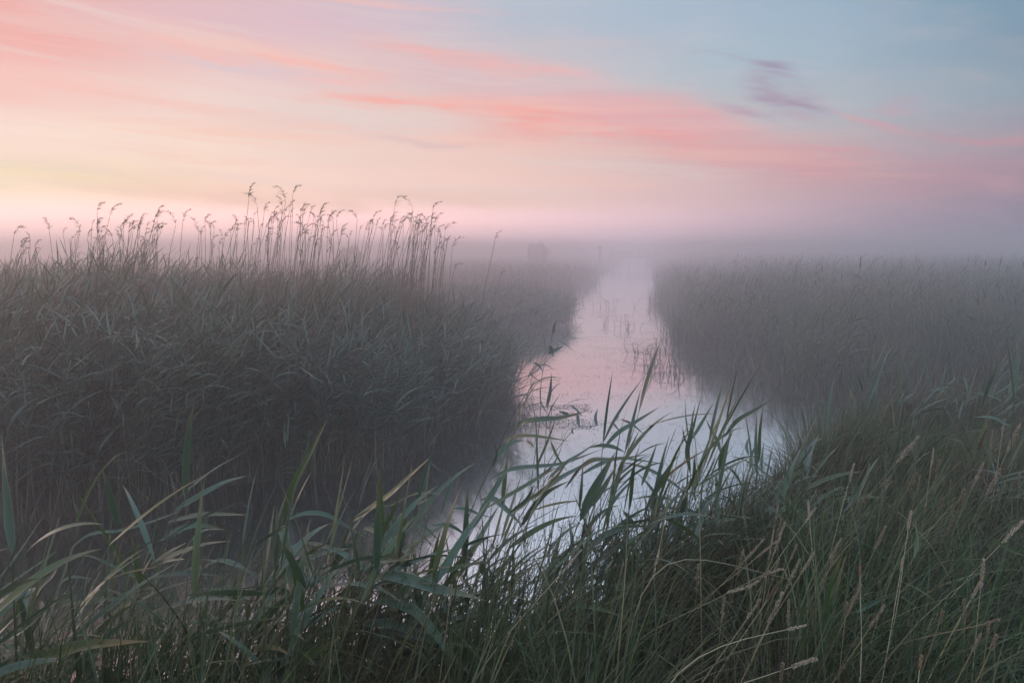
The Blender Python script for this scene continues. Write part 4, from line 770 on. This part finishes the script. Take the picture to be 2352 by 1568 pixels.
def box(mb, c, s):
    v = [(c[0]+a*s[0]/2, c[1]+b*s[1]/2, c[2]+e*s[2]/2) for e in (-1, 1) for a, b in ((-1,-1),(1,-1),(1,1),(-1,1))]
    mb.add(v, [(0,3,2,1),(4,5,6,7),(0,1,5,4),(1,2,6,5),(2,3,7,6),(3,0,4,7)])
arch = lambda x: 1.05 - .018*x*x
for nm, dz, r_ in (('deck', 0, .11), ('handrail', .95, .05), ('handrail', .5, .035)):
    for sy in ((0,) if nm == 'deck' else (-.6, .6)):
        mb = MB(); tube(mb, [(x, sy, arch(x)+dz) for x in np.linspace(-3.6, 3.6, 7)], r_, r_, 6, 16); mb.build(nm, M['wood'], fb)
for x in np.linspace(-3.5, 3.5, 6):
    for sy in (-.6, .6): mb = MB(); box(mb, (x, sy, arch(x)/2+.3), (.1, .1, arch(x)+1.35)); mb.build('post', M['wood'], fb)
mb = MB()
for x in np.linspace(-3.5, 3.5, 26): box(mb, (x, 0, arch(x)+.13), (.22, 1.3, .05))
mb.build('planks', M['wood'], fb)
mb = MB(); tube(mb, [(0,0,-.3), (.02,0,1.2), (.03,0,2.6)], .11, .09, 8, 8); box(mb, (.03, 0, 2.5), (.42, .12, .3))
po = mb.build('wooden_post', M['wood']); po.location = (10.2, 80, .2)
tag(po, 'short weathered post with board dimly seen left of the footbridge', 'post', None, 'thing')

# ------------------------------------------------------------------ cobwebs
def web(label, segs, cr, d):
    mb = MB(); base = U(*cr(segs[0][0]), d)
    for s in segs:
        P = [U(*cr(p), d) for p in s]; tube(mb, P, .00045, .00045, 3, 12)
        for q in smooth_path(P, 9)[1:-1]: box(mb, q + fr.normal(0, .001, 3), (.0012, .0012, .0012))
    tag(mb.build('cobweb', M['web'], None, tuple(base)), label, 'cobweb', None, 'thing')
web('dew-beaded cobweb threads strung between the arching and leaning reeds', [[(640,285),(700,290),(765,280)],[(765,262),(775,290),(800,305)],[(800,300),(900,380),(1045,475)],[(580,390),(660,385),(725,392),(762,350),(860,353)],[(750,420),(840,500),(935,580)],[(700,755),(820,690),(940,600)]], CR5, 2.82)
web('silvery cobweb hung over the grass at the right edge', [[(1740,470),(1790,520),(1840,470)],[(1730,520),(1780,580),(1830,520)],[(1750,440),(1760,520),(1730,600)],[(1830,450),(1800,520),(1790,600)],[(1720,560),(1790,600),(1850,500)]], CR7, 3.1)
web('long cobweb thread hanging from a seed head above dark grass', [[(1355,740),(1365,810),(1340,820)],[(1365,810),(1368,950),(1385,1090),(1430,1170),(1480,1180),(1510,1150)]], CR7, 2.5)


# ------------------------------------------------------------------ haze
def haze():
    m, g = mat('ground_mist')
    v = g.n('ShaderNodeVolumePrincipled'); v.inputs['Color'].default_value = (.99, .95, .99, 1)
    v.inputs['Density'].default_value = HAZE_D; v.inputs['Anisotropy'].default_value = HAZE_G
    o = g.n('ShaderNodeOutputMaterial'); g.nt.links.new(v.outputs[0], o.inputs['Volume'])
    x0, x1, y0, y1, z0, z1 = -400, 400, -30, 500, -1.55, HAZE_TOP
    vs = [(x, y, z) for z in (z0, z1) for x, y in ((x0, y0), (x1, y0), (x1, y1), (x0, y1))]
    mb = MB(); mb.add(vs, [(0,3,2,1),(4,5,6,7),(0,1,5,4),(1,2,6,5),(2,3,7,6),(3,0,4,7)])
    o = mb.build('haze', m); o.data.polygons.foreach_set('use_smooth', [False]*6)
    tag(o, 'pale dawn mist lying low over the marsh', None, None, 'stuff')
HAZE_D, HAZE_G, HAZE_TOP = 0.0255, 0.82, 4.2
haze()
